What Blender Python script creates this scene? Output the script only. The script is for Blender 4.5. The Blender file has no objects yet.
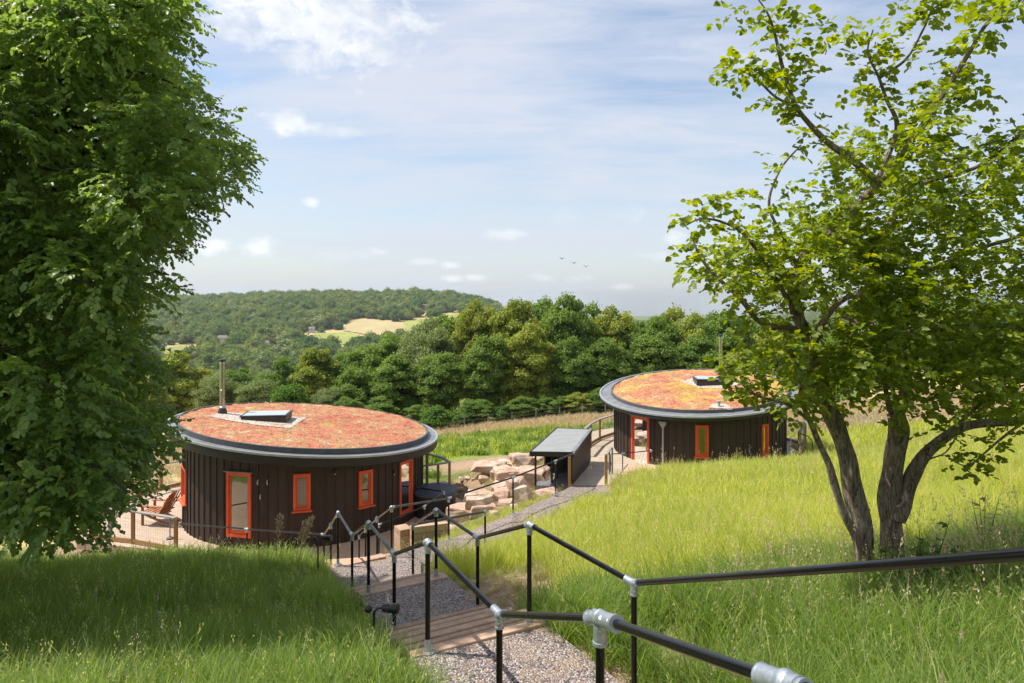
import bpy, math, random
import numpy as np
from mathutils import Vector, Matrix, noise
random.seed(7); rng = np.random.default_rng(7)
S = bpy.context.scene
COL = S.collection
F, HZ = 683.0, 298.0          # focal length in pixels, horizon row: used to turn a sight line and a depth into metres
def at(px, py, d): return Vector(((px-512)*d/F, d, -(py-HZ)*d/F))
def smooth(a, b, x):
    t = np.clip((x-a)/(b-a), 0, 1); return t*t*(3-2*t)

# ------------------------------------------------------------------ materials
def nmat(name):
    m = bpy.data.materials.new(name); m.use_nodes = True
    nt = m.node_tree; nt.nodes.clear()
    out = nt.nodes.new('ShaderNodeOutputMaterial')
    return m, nt, out
class N:
    """tiny node-graph helper"""
    def __init__(s, nt): s.nt = nt
    def n(s, typ, **kw):
        nd = s.nt.nodes.new('ShaderNode'+typ)
        for k, v in kw.items():
            if k in nd.inputs and not hasattr(nd, k): nd.inputs[k].default_value = v
            else: setattr(nd, k, v)
        return nd
    def l(s, a, b): s.nt.links.new(a, b)
    def set(s, sock, v):
        if hasattr(v, 'is_linked'): s.nt.links.new(v, sock)
        elif v is not None: sock.default_value = v
    def math(s, op, a, b=None, clamp=False):
        nd = s.nt.nodes.new('ShaderNodeMath'); nd.operation = op; nd.use_clamp = clamp
        s.set(nd.inputs[0], a)
        if b is not None: s.set(nd.inputs[1], b)
        return nd.outputs[0]
    def mix(s, f, a, b, blend='MIX'):
        nd = s.nt.nodes.new('ShaderNodeMix'); nd.data_type = 'RGBA'; nd.blend_type = blend
        s.set(nd.inputs[0], f)
        s.set(nd.inputs[6], (*a, 1) if isinstance(a, tuple) and len(a) == 3 else a)
        s.set(nd.inputs[7], (*b, 1) if isinstance(b, tuple) and len(b) == 3 else b)
        return nd.outputs[2]
    def noise(s, vec, scale, detail=4, rough=.55, dist=0):
        nd = s.n('TexNoise'); s.l(vec, nd.inputs['Vector']) if vec is not None else None
        nd.inputs['Scale'].default_value = scale; nd.inputs['Detail'].default_value = detail
        nd.inputs['Roughness'].default_value = rough; nd.inputs['Distortion'].default_value = dist
        return nd.outputs[0]
    def vor(s, vec, scale, out='Color', feature='F1', rnd=1):
        nd = s.n('TexVoronoi'); nd.feature = feature; s.l(vec, nd.inputs['Vector'])
        nd.inputs['Scale'].default_value = scale; nd.inputs['Randomness'].default_value = rnd
        return nd.outputs[out]
    def ramp(s, f, stops, interp='LINEAR'):
        nd = s.n('ValToRGB'); s.l(f, nd.inputs[0]); cr = nd.color_ramp; cr.interpolation = interp
        while len(cr.elements) < len(stops): cr.elements.new(.5)
        for e, (p, c) in zip(cr.elements, stops):
            e.position = p; e.color = (*c, 1) if len(c) == 3 else c
        return nd.outputs[0]
    def rng(s, f, a, b, c=0, d=1):
        nd = s.n('MapRange'); s.l(f, nd.inputs[0])
        for i, v in enumerate((a, b, c, d)): nd.inputs[i+1].default_value = v
        return nd.outputs[0]
    def scalevec(s, vec, v):
        nd = s.n('Mapping'); s.l(vec, nd.inputs[0]); nd.inputs['Scale'].default_value = v; return nd.outputs[0]
    def bump(s, h, strength=.3, dist=.02):
        nd = s.n('Bump'); s.l(h, nd.inputs['Height']); nd.inputs['Strength'].default_value = strength
        nd.inputs['Distance'].default_value = dist; return nd.outputs[0]
    def pbr(s, out, col, rough=.6, bump=None, metal=0, spec=.5, coat=0):
        p = s.n('BsdfPrincipled'); s.set(p.inputs['Base Color'], (*col, 1) if isinstance(col, tuple) and len(col) == 3 else col)
        s.set(p.inputs['Roughness'], rough); s.set(p.inputs['Metallic'], metal)
        p.inputs['Specular IOR Level'].default_value = spec; p.inputs['Coat Weight'].default_value = coat
        if bump is not None: s.l(bump, p.inputs['Normal'])
        s.l(p.outputs[0], out.inputs[0]); return p
def gpos(g): return g.n('NewGeometry').outputs['Position']
def opos(g): return g.n('TexCoord').outputs['Object']
M = {}
def plain(name, col, rough=.5, metal=0, spec=.5, var=.25, scale=6, bs=.15, coat=0):
    m, nt, out = nmat(name); g = N(nt); p = gpos(g)
    n1 = g.noise(p, scale, 6, .6); n2 = g.noise(p, scale*9, 3)
    f = g.rng(n1, .3, .7)
    dark = tuple(c*(1-var) for c in col); lite = tuple(min(1, c*(1+var)) for c in col)
    c = g.mix(f, dark, lite)
    r = g.rng(n2, .3, .7, max(.02, rough-.1), min(1, rough+.12))
    g.pbr(out, c, r, g.bump(n2, bs, .005), metal, spec, coat); M[name] = m; return m
plain('black_paint', (.006, .006, .007), .22, 0, .35, .2, .3, .0)
plain('galvanised', (.42, .46, .50), .42, .75, .5, .25, 25, .25)
plain('orange_paint', (.66, .095, .025), .42, 0, .5, .12, 3, .05)
plain('zinc_edge', (.42, .44, .47), .38, .5, .5, .18, 2.5, .08)
plain('dark_fascia', (.017, .014, .013), .5, 0, .5, .3, 3, .1)
plain('membrane_grey', (.085, .085, .09), .55, 0, .5, .25, 4, .1)
plain('store_roof', (.25, .255, .25), .75, 0, .5, .12, 2, .1)
plain('flashing_grey', (.20, .205, .215), .5, .2, .5, .25, 3, .1)
plain('steel_flue', (.5, .5, .5), .22, 1, .5, .12, 8, .05)
plain('flue_dark', (.05, .05, .05), .4, .3, .5, .3, 8, .05)
plain('pale_pipe', (.34, .34, .33), .5, 0, .5, .1, 4, .05)
plain('white_plastic', (.6, .6, .58), .45, 0, .5, .08, 4, .03)
plain('dark_frame', (.035, .03, .028), .45, 0, .5, .3, 6, .1)
plain('lamp_black', (.015, .016, .02), .38, 0, .5, .3, 8, .05)
plain('tub_lid', (.055, .065, .085), .6, 0, .4, .2, 3, .2)
plain('tub_side', (.018, .018, .02), .6, 0, .4, .3, 3, .2)
plain('concrete_pink', (.56, .37, .24), .85, 0, .3, .16, 1.2, .3)
plain('feather', (.02, .02, .022), .7)
plain('house_render', (.50, .47, .42), .8, 0, .3, .08, .2, .1)
plain('house_slate', (.16, .15, .15), .7, 0, .3, .15, .3, .2)
plain('interior_plaster', (.35, .32, .28), .9)
plain('cushion', (.7, .66, .6), .9)

def wood(name, a, b, rough=.7, sc=(14, 14, 1.2), bump=.35):
    m, nt, out = nmat(name); g = N(nt); p = gpos(g)
    v = g.scalevec(p, sc); n1 = g.noise(v, 2.2, 6, .65, .6); n2 = g.noise(p, 1.1, 4)
    c = g.mix(g.rng(n1, .3, .7), a, b); c = g.mix(g.rng(n2, .35, .7, 0, .35), c, tuple(x*.7 for x in a))
    oi = g.n('ObjectInfo'); c = g.mix(g.math('MULTIPLY', oi.outputs['Random'], .5), c, tuple(x*.55 for x in a)) # 'pv'
    g.pbr(out, c, rough, g.bump(n1, bump, .006), 0, .35); M[name] = m
wood('timber_post', (.33, .175, .07), (.50, .30, .135))
wood('timber_grey', (.26, .235, .21), (.40, .37, .34), .75, (6, 6, 6))
wood('sleeper', (.38, .23, .145), (.62, .44, .31), .8, (5, 5, 12))
wood('chair_wood', (.36, .13, .045), (.52, .22, .09), .55)
# dark stained cladding: tone differs a little from board to board
m, nt, out = nmat('cladding'); g = N(nt); p = gpos(g)
brd = g.n('Attribute'); brd.attribute_name = 'board'
n1 = g.noise(g.scalevec(p, (9, 9, .9)), 2.5, 7, .68, .4)
c = g.mix(g.rng(n1, .3, .72), (.012, .008, .006), (.062, .036, .027))
c = g.mix(g.math('MULTIPLY', brd.outputs['Fac'], .55), c, (.052, .036, .030))
g.pbr(out, c, g.rng(n1, .3, .7, .5, .72), g.bump(n1, .5, .006), 0, .35); M['cladding'] = m
# boards of decks and boardwalks
def decking(name, ang, a, b, w=.145):
    m, nt, out = nmat(name); g = N(nt); p = gpos(g)
    mp = g.n('Mapping'); g.l(p, mp.inputs[0]); mp.inputs['Rotation'].default_value = (0, 0, ang)
    br = g.n('TexBrick'); g.l(mp.outputs[0], br.inputs['Vector'])
    br.inputs['Scale'].default_value = 1; br.inputs['Brick Width'].default_value = 2.4; br.inputs['Row Height'].default_value = w
    br.inputs['Mortar Size'].default_value = .005; br.inputs['Mortar Smooth'].default_value = .1; br.offset = .4
    br.inputs['Color1'].default_value = (*a, 1); br.inputs['Color2'].default_value = (*b, 1); br.inputs['Mortar'].default_value = (.05, .035, .025, 1)
    n1 = g.noise(g.scalevec(mp.outputs[0], (1.5, 16, 1)), 3, 5, .6)
    c = g.mix(g.rng(n1, .3, .7, 0, .45), br.outputs['Color'], tuple(x*.68 for x in a))
    g.pbr(out, c, .75, g.bump(g.math('SUBTRACT', n1, br.outputs['Fac']), .4, .01), 0, .3); M[name] = m
decking('deck_boards', .5, (.47, .345, .25), (.60, .46, .35))
decking('walk_boards', .05, (.44, .35, .255), (.55, .45, .34))
# loose grey-mauve gravel
m, nt, out = nmat('gravel'); g = N(nt); p = gpos(g)
v1 = g.vor(p, 55); v2 = g.vor(p, 55, 'Distance'); v3 = g.vor(p, 21)
sep = g.n('SeparateColor'); g.l(v1, sep.inputs[0]); sep2 = g.n('SeparateColor'); g.l(v3, sep2.inputs[0])
c = g.ramp(sep.outputs[0], [(0, (.07, .055, .055)), (.35, (.175, .14, .135)), (.7, (.30, .25, .235)), (1, (.55, .49, .44))])
c = g.mix(g.rng(sep2.outputs[0], .72, .9, 0, .6), c, (.33, .22, .15))
c = g.mix(g.rng(g.noise(p, 1.6, 5, .6), .5, .72, 0, .75), c, (.40, .30, .21))
hh = g.math('MULTIPLY', v2, -1)
g.pbr(out, c, .9, g.bump(hh, 1, .02), 0, .3); M['gravel'] = m
m, nt, out = nmat('roof_gravel'); g = N(nt); p = gpos(g)
sep = g.n('SeparateColor'); g.l(g.vor(p, 22), sep.inputs[0])
c = g.ramp(sep.outputs[0], [(0, (.22, .17, .13)), (.5, (.42, .36, .29)), (1, (.62, .56, .48))])
g.pbr(out, c, .9, g.bump(g.math('MULTIPLY', g.vor(p, 22, 'Distance'), -1), .8, .02)); M['roof_gravel'] = m
# sedum: red, pink, orange and yellow-green cushions
def sedum(name, yellow):
    m, nt, out = nmat(name); g = N(nt); p = gpos(g)
    a = g.noise(p, 1.1, 6, .7, .4); b = g.noise(p, 5, 5, .75, .3); c2 = g.vor(p, 16); d = g.noise(p, .55, 4, .6, .6)
    sep = g.n('SeparateColor'); g.l(c2, sep.inputs[0])
    f = g.math('ADD', g.math('MULTIPLY', a, .55), g.math('MULTIPLY', b, .45))
    c = g.ramp(f, [(.36, (.19, .08, .04)), (.43, (.38, .10, .065)), (.49, (.50, .175, .115)), (.54, (.36, .22, .09)), (.60, (.56, .40, .28))])
    c = g.mix(g.rng(sep.outputs[0], .6, 1, 0, .45), c, (.62, .33, .22))
    c = g.mix(g.rng(sep.outputs[1], .65, 1, 0, .7), c, (.18, .20, .055))
    ym = g.rng(g.math('ADD', g.math('MULTIPLY', d, .7), g.math('MULTIPLY', b, .3)), .57-yellow, .68-yellow, 0, .65)
    c = g.mix(ym, c, (.50, .38, .055))
    g.pbr(out, c, .9, g.bump(g.math('ADD', g.math('MULTIPLY', g.vor(p, 16, 'Distance'), -.6), b), 1, .05), 0, .2); M[name] = m
sedum('sedum_red', .0); sedum('sedum_yellow', .085)
# sandstone boulders
m, nt, out = nmat('sandstone'); g = N(nt); p = gpos(g); oi = g.n('ObjectInfo')
n1 = g.noise(p, 1.6, 7, .65, .3); n2 = g.noise(p, 14, 6, .7)
c = g.ramp(n1, [(.3, (.36, .22, .155)), (.5, (.52, .39, .295)), (.68, (.66, .54, .43))])
c = g.mix(g.rng(n2, .5, .7, 0, .6), c, (.68, .60, .50)); c = g.mix(g.rng(g.noise(p, 5, 7, .75, .8), .5, .66, 0, .75), c, (.30, .17, .115)); c = g.mix(g.math('MULTIPLY', oi.outputs['Random'], .3), c, (.46, .27, .18))
g.pbr(out, c, .88, g.bump(g.math('ADD', n1, g.math('MULTIPLY', n2, .5)), .9, .06), 0, .25); M['sandstone'] = m
# bark
def bark(name, a, b, lich):
    m, nt, out = nmat(name); g = N(nt); p = gpos(g)
    n1 = g.noise(g.scalevec(p, (14, 14, 2.2)), 1.6, 8, .72, 1.6); n2 = g.noise(p, 5, 6, .7)
    c = g.mix(g.rng(n1, .38, .58), tuple(x*.75 for x in a), tuple(min(1, x*1.12) for x in b)); c = g.mix(g.rng(n2, .54, .66, 0, .7), c, lich)
    g.pbr(out, c, .9, g.bump(n1, 1, .06), 0, .2); M[name] = m
bark('bark_hazel', (.10, .07, .050), (.40, .31, .235), (.38, .37, .31))
bark('bark_dark', (.05, .04, .03), (.13, .10, .08), (.12, .12, .09))
# glass: reflects its surroundings, lets a dim room show
m, nt, out = nmat('window_glass'); g = N(nt)
tr = g.n('BsdfTransparent'); tr.inputs[0].default_value = (.75, .8, .78, 1)
gl = g.n('BsdfGlossy'); gl.inputs['Roughness'].default_value = .015; gl.inputs[0].default_value = (.9, .93, .95, 1)
lw = g.n('Fresnel'); lw.inputs[0].default_value = 1.55
f = g.math('ADD', g.math('MULTIPLY', lw.outputs[0], 1.2), .07, True)
mx = g.n('MixShader'); g.l(f, mx.inputs[0]); g.l(tr.outputs[0], mx.inputs[1]); g.l(gl.outputs[0], mx.inputs[2]); g.l(mx.outputs[0], out.inputs[0])
M['window_glass'] = m
m, nt, out = nmat('skylight_glass'); g = N(nt); g.pbr(out, (.45, .50, .55), .08, None, 0, 1, .5); M['skylight_glass'] = m  # pale base colour paints the reflected sky into the pane
# leaves: tint attribute = each leaf's own shade
def leaf(name, dark, lite, yel, trans=.42, yf=.15, rough=.5, size_noise=.9, mute=0, gloss=.35):
    m, nt, out = nmat(name); g = N(nt); p = gpos(g); oi = g.n('ObjectInfo')
    t = g.n('Attribute'); t.attribute_name = 'tint'
    n1 = g.noise(p, size_noise, 3)
    f = g.math('ADD', g.math('MULTIPLY', t.outputs['Fac'], .65), g.math('MULTIPLY', g.rng(n1, .3, .7), .35))
    c = g.mix(f, dark, lite)
    c = g.mix(g.rng(t.outputs['Fac'], 1-yf, 1, 0, .9), c, yel)
    c = g.mix(g.math('MULTIPLY', oi.outputs['Random'], mute), c, yel)
    p1 = g.n('BsdfPrincipled'); g.l(c, p1.inputs['Base Color']); p1.inputs['Roughness'].default_value = rough
    p1.inputs['Specular IOR Level'].default_value = gloss
    tb = g.n('BsdfTranslucent'); hs = g.n('HueSaturation'); g.l(c, hs.inputs['Color']); hs.inputs['Hue'].default_value = .485
    hs.inputs['Saturation'].default_value = 1.12; hs.inputs['Value'].default_value = 1.9; g.l(hs.outputs[0], tb.inputs[0])
    mx = g.n('MixShader'); mx.inputs[0].default_value = trans
    g.l(p1.outputs[0], mx.inputs[1]); g.l(tb.outputs[0], mx.inputs[2]); g.l(mx.outputs[0], out.inputs[0]); M[name] = m; return m
leaf('leaf_lime', (.070, .130, .032), (.235, .33, .070), (.38, .42, .10), .48, .14, .42, gloss=.5)
leaf('leaf_hazel', (.080, .13, .018), (.25, .31, .032), (.42, .42, .045), .5, .24, .45)
leaf('leaf_forest', (.055, .125, .022), (.20, .30, .050), (.26, .30, .06), .35, .10, .6, .25, .16)
leaf('leaf_olive', (.12, .18, .028), (.37, .41, .060), (.27, .26, .055), .3, .22, .6, .25, .15)
leaf('leaf_pale', (.13, .18, .055), (.30, .36, .12), (.20, .22, .08), .25, .15, .6, .25, .1)
leaf('leaf_fresh', (.06, .13, .02), (.13, .24, .035), (.20, .28, .05), .35, .1, .6, .25, .1)
leaf('leaf_far', (.050, .120, .030), (.150, .230, .050), (.24, .27, .07), .25, .1, .8, .015, .8, .1)
leaf('grass_lush', (.085, .160, .024), (.225, .320, .052), (.42, .43, .18), .52, .12, .55, .3, .12)
leaf('grass_meadow', (.20, .28, .038), (.50, .54, .095), (.66, .57, .27), .52, .14, .55, .22, .18)
leaf('grass_rough', (.16, .20, .05), (.36, .34, .13), (.50, .40, .22), .40, .3, .6, .4, .3)
leaf('seed_straw', (.30, .24, .13), (.52, .43, .26), (.60, .50, .33), .35, .1, .7, .4, .1)
leaf('weed', (.05, .10, .02), (.13, .20, .04), (.20, .24, .05), .4, .1)

# ground: turf, straw, soil by the mesh attribute 'cover' (r = bare soil, g = dry straw, b = bright lush)
m, nt, out = nmat('ground'); g = N(nt); p = gpos(g)
at_ = g.n('Attribute'); at_.attribute_name = 'cover'; sp = g.n('SeparateColor'); g.l(at_.outputs['Color'], sp.inputs[0])
n1 = g.noise(p, .35, 6, .65); n2 = g.noise(p, 4, 6, .7); n3 = g.noise(p, 22, 5, .75)
c = g.mix(g.rng(n2, .3, .7), (.055, .095, .018), (.13, .18, .035))
c = g.mix(g.rng(n1, .35, .7, 0, .6), c, (.20, .20, .06))
straw = g.mix(g.rng(n2, .3, .7), (.36, .29, .115), (.54, .43, .20))
lush = g.mix(g.rng(n2, .3, .7), (.13, .21, .025), (.27, .33, .05))
soil = g.mix(g.rng(n3, .3, .7), (.26, .165, .10), (.48, .345, .235))
jit = g.math('MULTIPLY', g.math('SUBTRACT', n2, .5), 1.2)
def th(ch): return g.math('MULTIPLY', g.math('SUBTRACT', g.math('ADD', ch, g.math('MULTIPLY', jit, .6)), .25, True), 2.2, True)
c = g.mix(th(sp.outputs[2]), c, lush); c = g.mix(th(sp.outputs[1]), c, straw); c = g.mix(th(sp.outputs[0]), c, soil)
g.pbr(out, c, .95, g.bump(g.math('ADD', n2, g.math('MULTIPLY', n3, .5)), .8, .08), 0, .15); M['ground'] = m
def field(name, a, b):
    m, nt, out = nmat(name); g = N(nt); p = gpos(g)
    n1 = g.noise(p, .03, 6, .6); n2 = g.noise(p, .3, 4, .7)
    c = g.mix(g.rng(n1, .3, .7), a, b); c = g.mix(g.rng(n2, .4, .7, 0, .35), c, tuple(x*.7 for x in a)); g.pbr(out, c, .95); M[name] = m
field('field_tan', (.36, .28, .12), (.46, .38, .19)); field('field_green', (.22, .25, .05), (.34, .35, .08)); field('field_olive', (.20, .22, .06), (.30, .30, .09))

# ------------------------------------------------------------------ mesh helpers
def tag(o, label=None, cat=None, group=None, kind=None):
    if label: o['label'] = label
    if cat: o['category'] = cat
    if group: o['group'] = group
    if kind: o['kind'] = kind
    return o
def link(o, parent=None):
    COL.objects.link(o)
    if parent is not None:
        o.parent = parent; o.matrix_parent_inverse = Matrix.Translation(-Vector(parent.location))
    return o
def thing(name, label, cat, loc=(0, 0, 0), group=None):
    o = bpy.data.objects.new(name, None); o.location = loc; o.empty_display_size = .2
    COL.objects.link(o); return tag(o, label, cat, group)
class MB:
    def __init__(s): s.v = []; s.f = []; s.a = []
    def add(s, vs, fs, a=0.):
        b = len(s.v); s.v += [tuple(x) for x in vs]; s.f += [tuple(b+i for i in f) for f in fs]; s.a += [a]*len(vs); return s
    def box(s, c, size, rz=0, a=0.):
        c = Vector(c); R = Matrix.Rotation(rz, 3, 'Z'); vs = []
        for sx, sy, sz in ((-1,-1,-1),(1,-1,-1),(1,1,-1),(-1,1,-1),(-1,-1,1),(1,-1,1),(1,1,1),(-1,1,1)):
            vs.append(c + R @ Vector((sx*size[0]/2, sy*size[1]/2, sz*size[2]/2)))
        return s.add(vs, [(0,3,2,1),(4,5,6,7),(0,1,5,4),(1,2,6,5),(2,3,7,6),(3,0,4,7)], a)
    def beam(s, p, q, w, h, a=0.):
        p, q = Vector(p), Vector(q); d = (q-p).normalized(); up = Vector((0, 0, 1))
        if abs(d.z) > .95: up = Vector((0, 1, 0))
        sd = d.cross(up).normalized()*w/2; u = sd.cross(d).normalized()*h/2
        vs = [p-sd-u, p+sd-u, p+sd+u, p-sd+u, q-sd-u, q+sd-u, q+sd+u, q-sd+u]
        return s.add(vs, [(0,1,2,3),(7,6,5,4),(0,4,5,1),(1,5,6,2),(2,6,7,3),(3,7,4,0)], a)
    def tube(s, pts, r, n=12, cap=True, a=0.):
        pts = [Vector(p) for p in pts]; k = len(pts); rs = r if isinstance(r, (list, tuple)) else [r]*k
        T = []
        for i in range(k):
            t = (pts[min(i+1, k-1)]-pts[max(i-1, 0)]); T.append(t.normalized() if t.length > 1e-9 else Vector((0, 0, 1)))
        u = T[0].orthogonal().normalized(); vs = []
        for i in range(k):
            u = (u - T[i]*u.dot(T[i])).normalized(); w = T[i].cross(u)
            for j in range(n):
                an = 2*math.pi*j/n; vs.append(pts[i] + (u*math.cos(an)+w*math.sin(an))*rs[i])
        fs = []
        for i in range(k-1):
            for j in range(n):
                j2 = (j+1) % n; fs.append((i*n+j, i*n+j2, (i+1)*n+j2, (i+1)*n+j))
        if cap: fs.append(tuple(range(n-1, -1, -1))); fs.append(tuple((k-1)*n+j for j in range(n)))
        return s.add(vs, fs, a)
    def lathe(s, prof, c=(0, 0, 0), n=32, zf=None, a0=0, a1=2*math.pi, a=0.):
        """prof: (r, z) pairs; zf(x, y) adds the tilt of a plane"""
        full = abs(a1-a0-2*math.pi) < 1e-6; m = n if full else n+1; vs = []
        for r, z in prof:
            for j in range(m):
                an = a0+(a1-a0)*j/n; x, y = c[0]+r*math.cos(an), c[1]+r*math.sin(an)
                vs.append((x, y, c[2]+z+(zf(x, y) if zf else 0)))
        fs = []
        for i in range(len(prof)-1):
            for j in range(n):
                j2 = (j+1) % m; fs.append((i*m+j, i*m+j2, (i+1)*m+j2, (i+1)*m+j))
        return s.add(vs, fs, a)
    def prism(s, poly, z0, z1):
        """poly: (x, y) or (x, y, z) corners; z are offsets when corners carry their own z"""
        k = len(poly); zz = [p[2] if len(p) > 2 else 0 for p in poly]
        vs = [(p[0], p[1], z+z0) for p, z in zip(poly, zz)]+[(p[0], p[1], z+z1) for p, z in zip(poly, zz)]
        ar = sum(poly[i][0]*poly[(i+1) % k][1]-poly[(i+1) % k][0]*poly[i][1] for i in range(k))
        idx = list(range(k)) if ar > 0 else list(range(k-1, -1, -1))
        fs = [tuple(reversed(idx)), tuple(i+k for i in idx)]
        for q in range(k):
            i, j = idx[q], idx[(q+1) % k]; fs.append((i, j, j+k, i+k))
        return s.add(vs, fs)
    def sphere(s, c, r, n=12, sq=(1, 1, 1)):
        vs = []; fs = []
        for i in range(n//2+1):
            th_ = math.pi*i/(n//2)
            for j in range(n):
                ph = 2*math.pi*j/n
                vs.append((c[0]+r*sq[0]*math.sin(th_)*math.cos(ph), c[1]+r*sq[1]*math.sin(th_)*math.sin(ph), c[2]+r*sq[2]*math.cos(th_)))
        for i in range(n//2):
            for j in range(n):
                fs.append((i*n+j, (i+1)*n+j, (i+1)*n+(j+1) % n, i*n+(j+1) % n))
        return s.add(vs, fs)
    def build(s, name, mat, parent=None, sm=False, attr=None, bevel=0):
        me = bpy.data.meshes.new(name); me.from_pydata(s.v, [], s.f)
        if attr:
            at_ = me.attributes.new(attr, 'FLOAT', 'POINT'); at_.data.foreach_set('value', s.a)
        if sm: me.polygons.foreach_set('use_smooth', [True]*len(me.polygons))
        me.materials.append(M[mat] if isinstance(mat, str) else mat); me.update()
        o = bpy.data.objects.new(name, me)
        if sm:
            try: me.set_sharp_from_angle(angle=math.radians(42))
            except Exception: pass
        if bevel:
            b = o.modifiers.new('bevel', 'BEVEL'); b.width = bevel; b.segments = 2; b.limit_method = 'ANGLE'
        return link(o, parent)
def npmesh(name, V, Q, mat, parent=None, tint=None, tris=None, smooth_=False, nolink=False):
    """V (n,3), Q (m,4) quads; optional extra tris"""
    me = bpy.data.meshes.new(name); V = np.ascontiguousarray(V, dtype=np.float32)
    me.vertices.add(len(V)); me.vertices.foreach_set('co', V.ravel())
    nq = len(Q); ntr = 0 if tris is None else len(tris)
    idx = np.asarray(Q, dtype=np.int32).ravel(); ls = np.arange(nq, dtype=np.int32)*4; lt = np.full(nq, 4, np.int32)
    if ntr:
        idx = np.concatenate([idx, np.asarray(tris, dtype=np.int32).ravel()])
        ls = np.concatenate([ls, nq*4+np.arange(ntr, dtype=np.int32)*3]); lt = np.concatenate([lt, np.full(ntr, 3, np.int32)])
    me.loops.add(len(idx)); me.loops.foreach_set('vertex_index', idx)
    me.polygons.add(nq+ntr); me.polygons.foreach_set('loop_start', ls); me.polygons.foreach_set('loop_total', lt)
    if smooth_: me.polygons.foreach_set('use_smooth', np.ones(nq+ntr, bool))
    if tint is not None:
        a = me.attributes.new('tint', 'FLOAT', 'POINT'); a.data.foreach_set('value', np.ascontiguousarray(tint, dtype=np.float32))
    me.materials.append(M[mat]); me.update(calc_edges=True)
    o = bpy.data.objects.new(name, me)
    return o if nolink else link(o, parent)
def unit(a): return a/np.maximum(np.linalg.norm(a, axis=1, keepdims=True), 1e-9)
def leaf_geo(P, D, Nn, L, W, fold=.25, tint=None):
    """n leaves of six corners: P base, D tip direction, Nn face normal, L length, W half width"""
    n = len(P); D = unit(D); Sd = unit(np.cross(D, Nn)); Up = np.cross(Sd, D); L = L[:, None]; W = W[:, None]
    V = np.empty((n, 6, 3)); V[:, 0] = P; V[:, 5] = P+D*L-Up*L*.12
    V[:, 1] = P+D*L*.28-Sd*W*.92+Up*W*fold; V[:, 2] = P+D*L*.68-Sd*W*.8+Up*W*fold
    V[:, 3] = P+D*L*.28+Sd*W*.92+Up*W*fold; V[:, 4] = P+D*L*.68+Sd*W*.8+Up*W*fold
    b = np.arange(n)[:, None]*6
    Q = np.concatenate([b+np.array([[0, 5, 2, 1]]), b+np.array([[0, 3, 4, 5]])])
    t = np.repeat(rng.random(n) if tint is None else tint, 6)
    return V.reshape(-1, 3), Q, t
def merge(parts):
    V, Q, T, o = [], [], [], 0
    for v, q, t in parts: V.append(v); Q.append(q+o); T.append(t); o += len(v)
    return np.concatenate(V), np.concatenate(Q), np.concatenate(T)
SUN_E, SKY_S, EXPO, HAZE = 4.5, .13, 0.55, .00011
VEIL = (4.1, 4.3, 4.85); HORIZ = (3.45, 3.85, 4.2); CLOUD = (6.0, 6.1, 6.2); CLOUD_D = (4.0, 4.25, 4.7)
# ------------------------------------------------------------------ terrain
CP = [(0,0,-1.75),(-3,0,-1.9),(-5,-5,.1),(3,-2,-.7),(0,-12,2.2),(-10,0,-2.4),(-10,6,-3.9),(6,0,-.4),(12,-5,1),(-15,-12,0),(15,-14,3),
 (-.25,4.9,-3.43),(-1,6.5,-3.5),(-1.8,8.9,-4.5),(-2.35,10.2,-4.55),(-3.1,12.3,-5.38),(-3.7,13.7,-5.45),(-4.4,15.7,-6.35),(-5.1,17.8,-7.25),(-5.7,20,-8.2),
 (-4.9,6.5,-3.85),(-3,6.4,-3.65),(-2,4,-2.95),(-5.2,13.6,-5.3),(-7.8,13.2,-5.3),(-10,12.5,-5.15),(-6.5,14,-5.45),(-5.6,10,-4.55),(-8,9,-4.3),
 (-5.7,17,-7.0),(-7,17.6,-7.2),(-8,20.3,-8.25),(-11,19.4,-8.0),(-12,21,-8.4),(-14,17,-7),(-13,14,-5.7),(-18,25,-9),(-20,15,-6.4),(-20,35,-9.7),(-17,20,-8.2),(-16,30,-8.9),
 (1.87,2.5,-2.1),(1.2,2.2,-2.4),(2.4,1.2,-1.6),(1.25,5.8,-3.4),(.4,7.2,-3.42),(-.25,9.6,-4.42),(-1,10.9,-4.5),(-1.65,12.9,-5.4),(-.4,15.2,-5.85),(.6,18.2,-6.42),(1.7,20.1,-6.45),(3.1,21.7,-6.5),
 (3.93,7.7,-3.35),(2.3,8.5,-3.75),(3,12,-4.5),(.3,10,-4.35),(.1,13.6,-5.25),(1.7,17,-5.95),(3.3,20,-6.15),(4.1,22,-6.35),(5.8,22,-5.9),(9.5,24,-6.15),(7.5,15,-4.7),(11,22,-5.45),(10.5,15,-4.0),(17.5,25,-5.3),(28,40,-7),(49,70,-9),(21,30,-6.1),(40,50,-7.4),
 (5.5,26.4,-7.0),(4,24.5,-6.75),(8,27,-7.12),(12,27,-7.12),(13.5,30,-7.3),(16,32,-7.0),(8,38,-8),(4,37,-8.2),(5,4,-2.4),(8,6,-2.6),(12,8,-2.4),(20,10,-2.2),
 (-1,26,-7.15),(0,25,-7.05),(-.8,28.5,-7.1),(.6,30,-7.3),(-1.2,23,-7.05),(-1.9,24.3,-7.35),(-1,18.6,-6.45),(-.1,21,-6.65),(-1,22,-7.1),(1,24.5,-6.9),(-2.6,22,-8.05),(-2,25,-8.2),(-3,30,-8.4),(0,28,-7.8),(2,32,-7.6),(1,36,-8.2),
 (-8,27,-8.3),(-13,27,-8.35),(-8,33,-8.6),(-10,23,-8.3),(0,40,-8.4),(-5,40,-8.9),(-5,48,-9.5),(5,50,-8.7),(-12,45,-9.9),(8,55,-9.4),(-5,56,-10.4),(20,60,-9.2),(30,60,-8.6),(-20,50,-11),(-30,40,-10.6),(-40,20,-8),(-40,0,-4),(40,0,2),(40,25,-4),(0,-40,8)]
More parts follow.
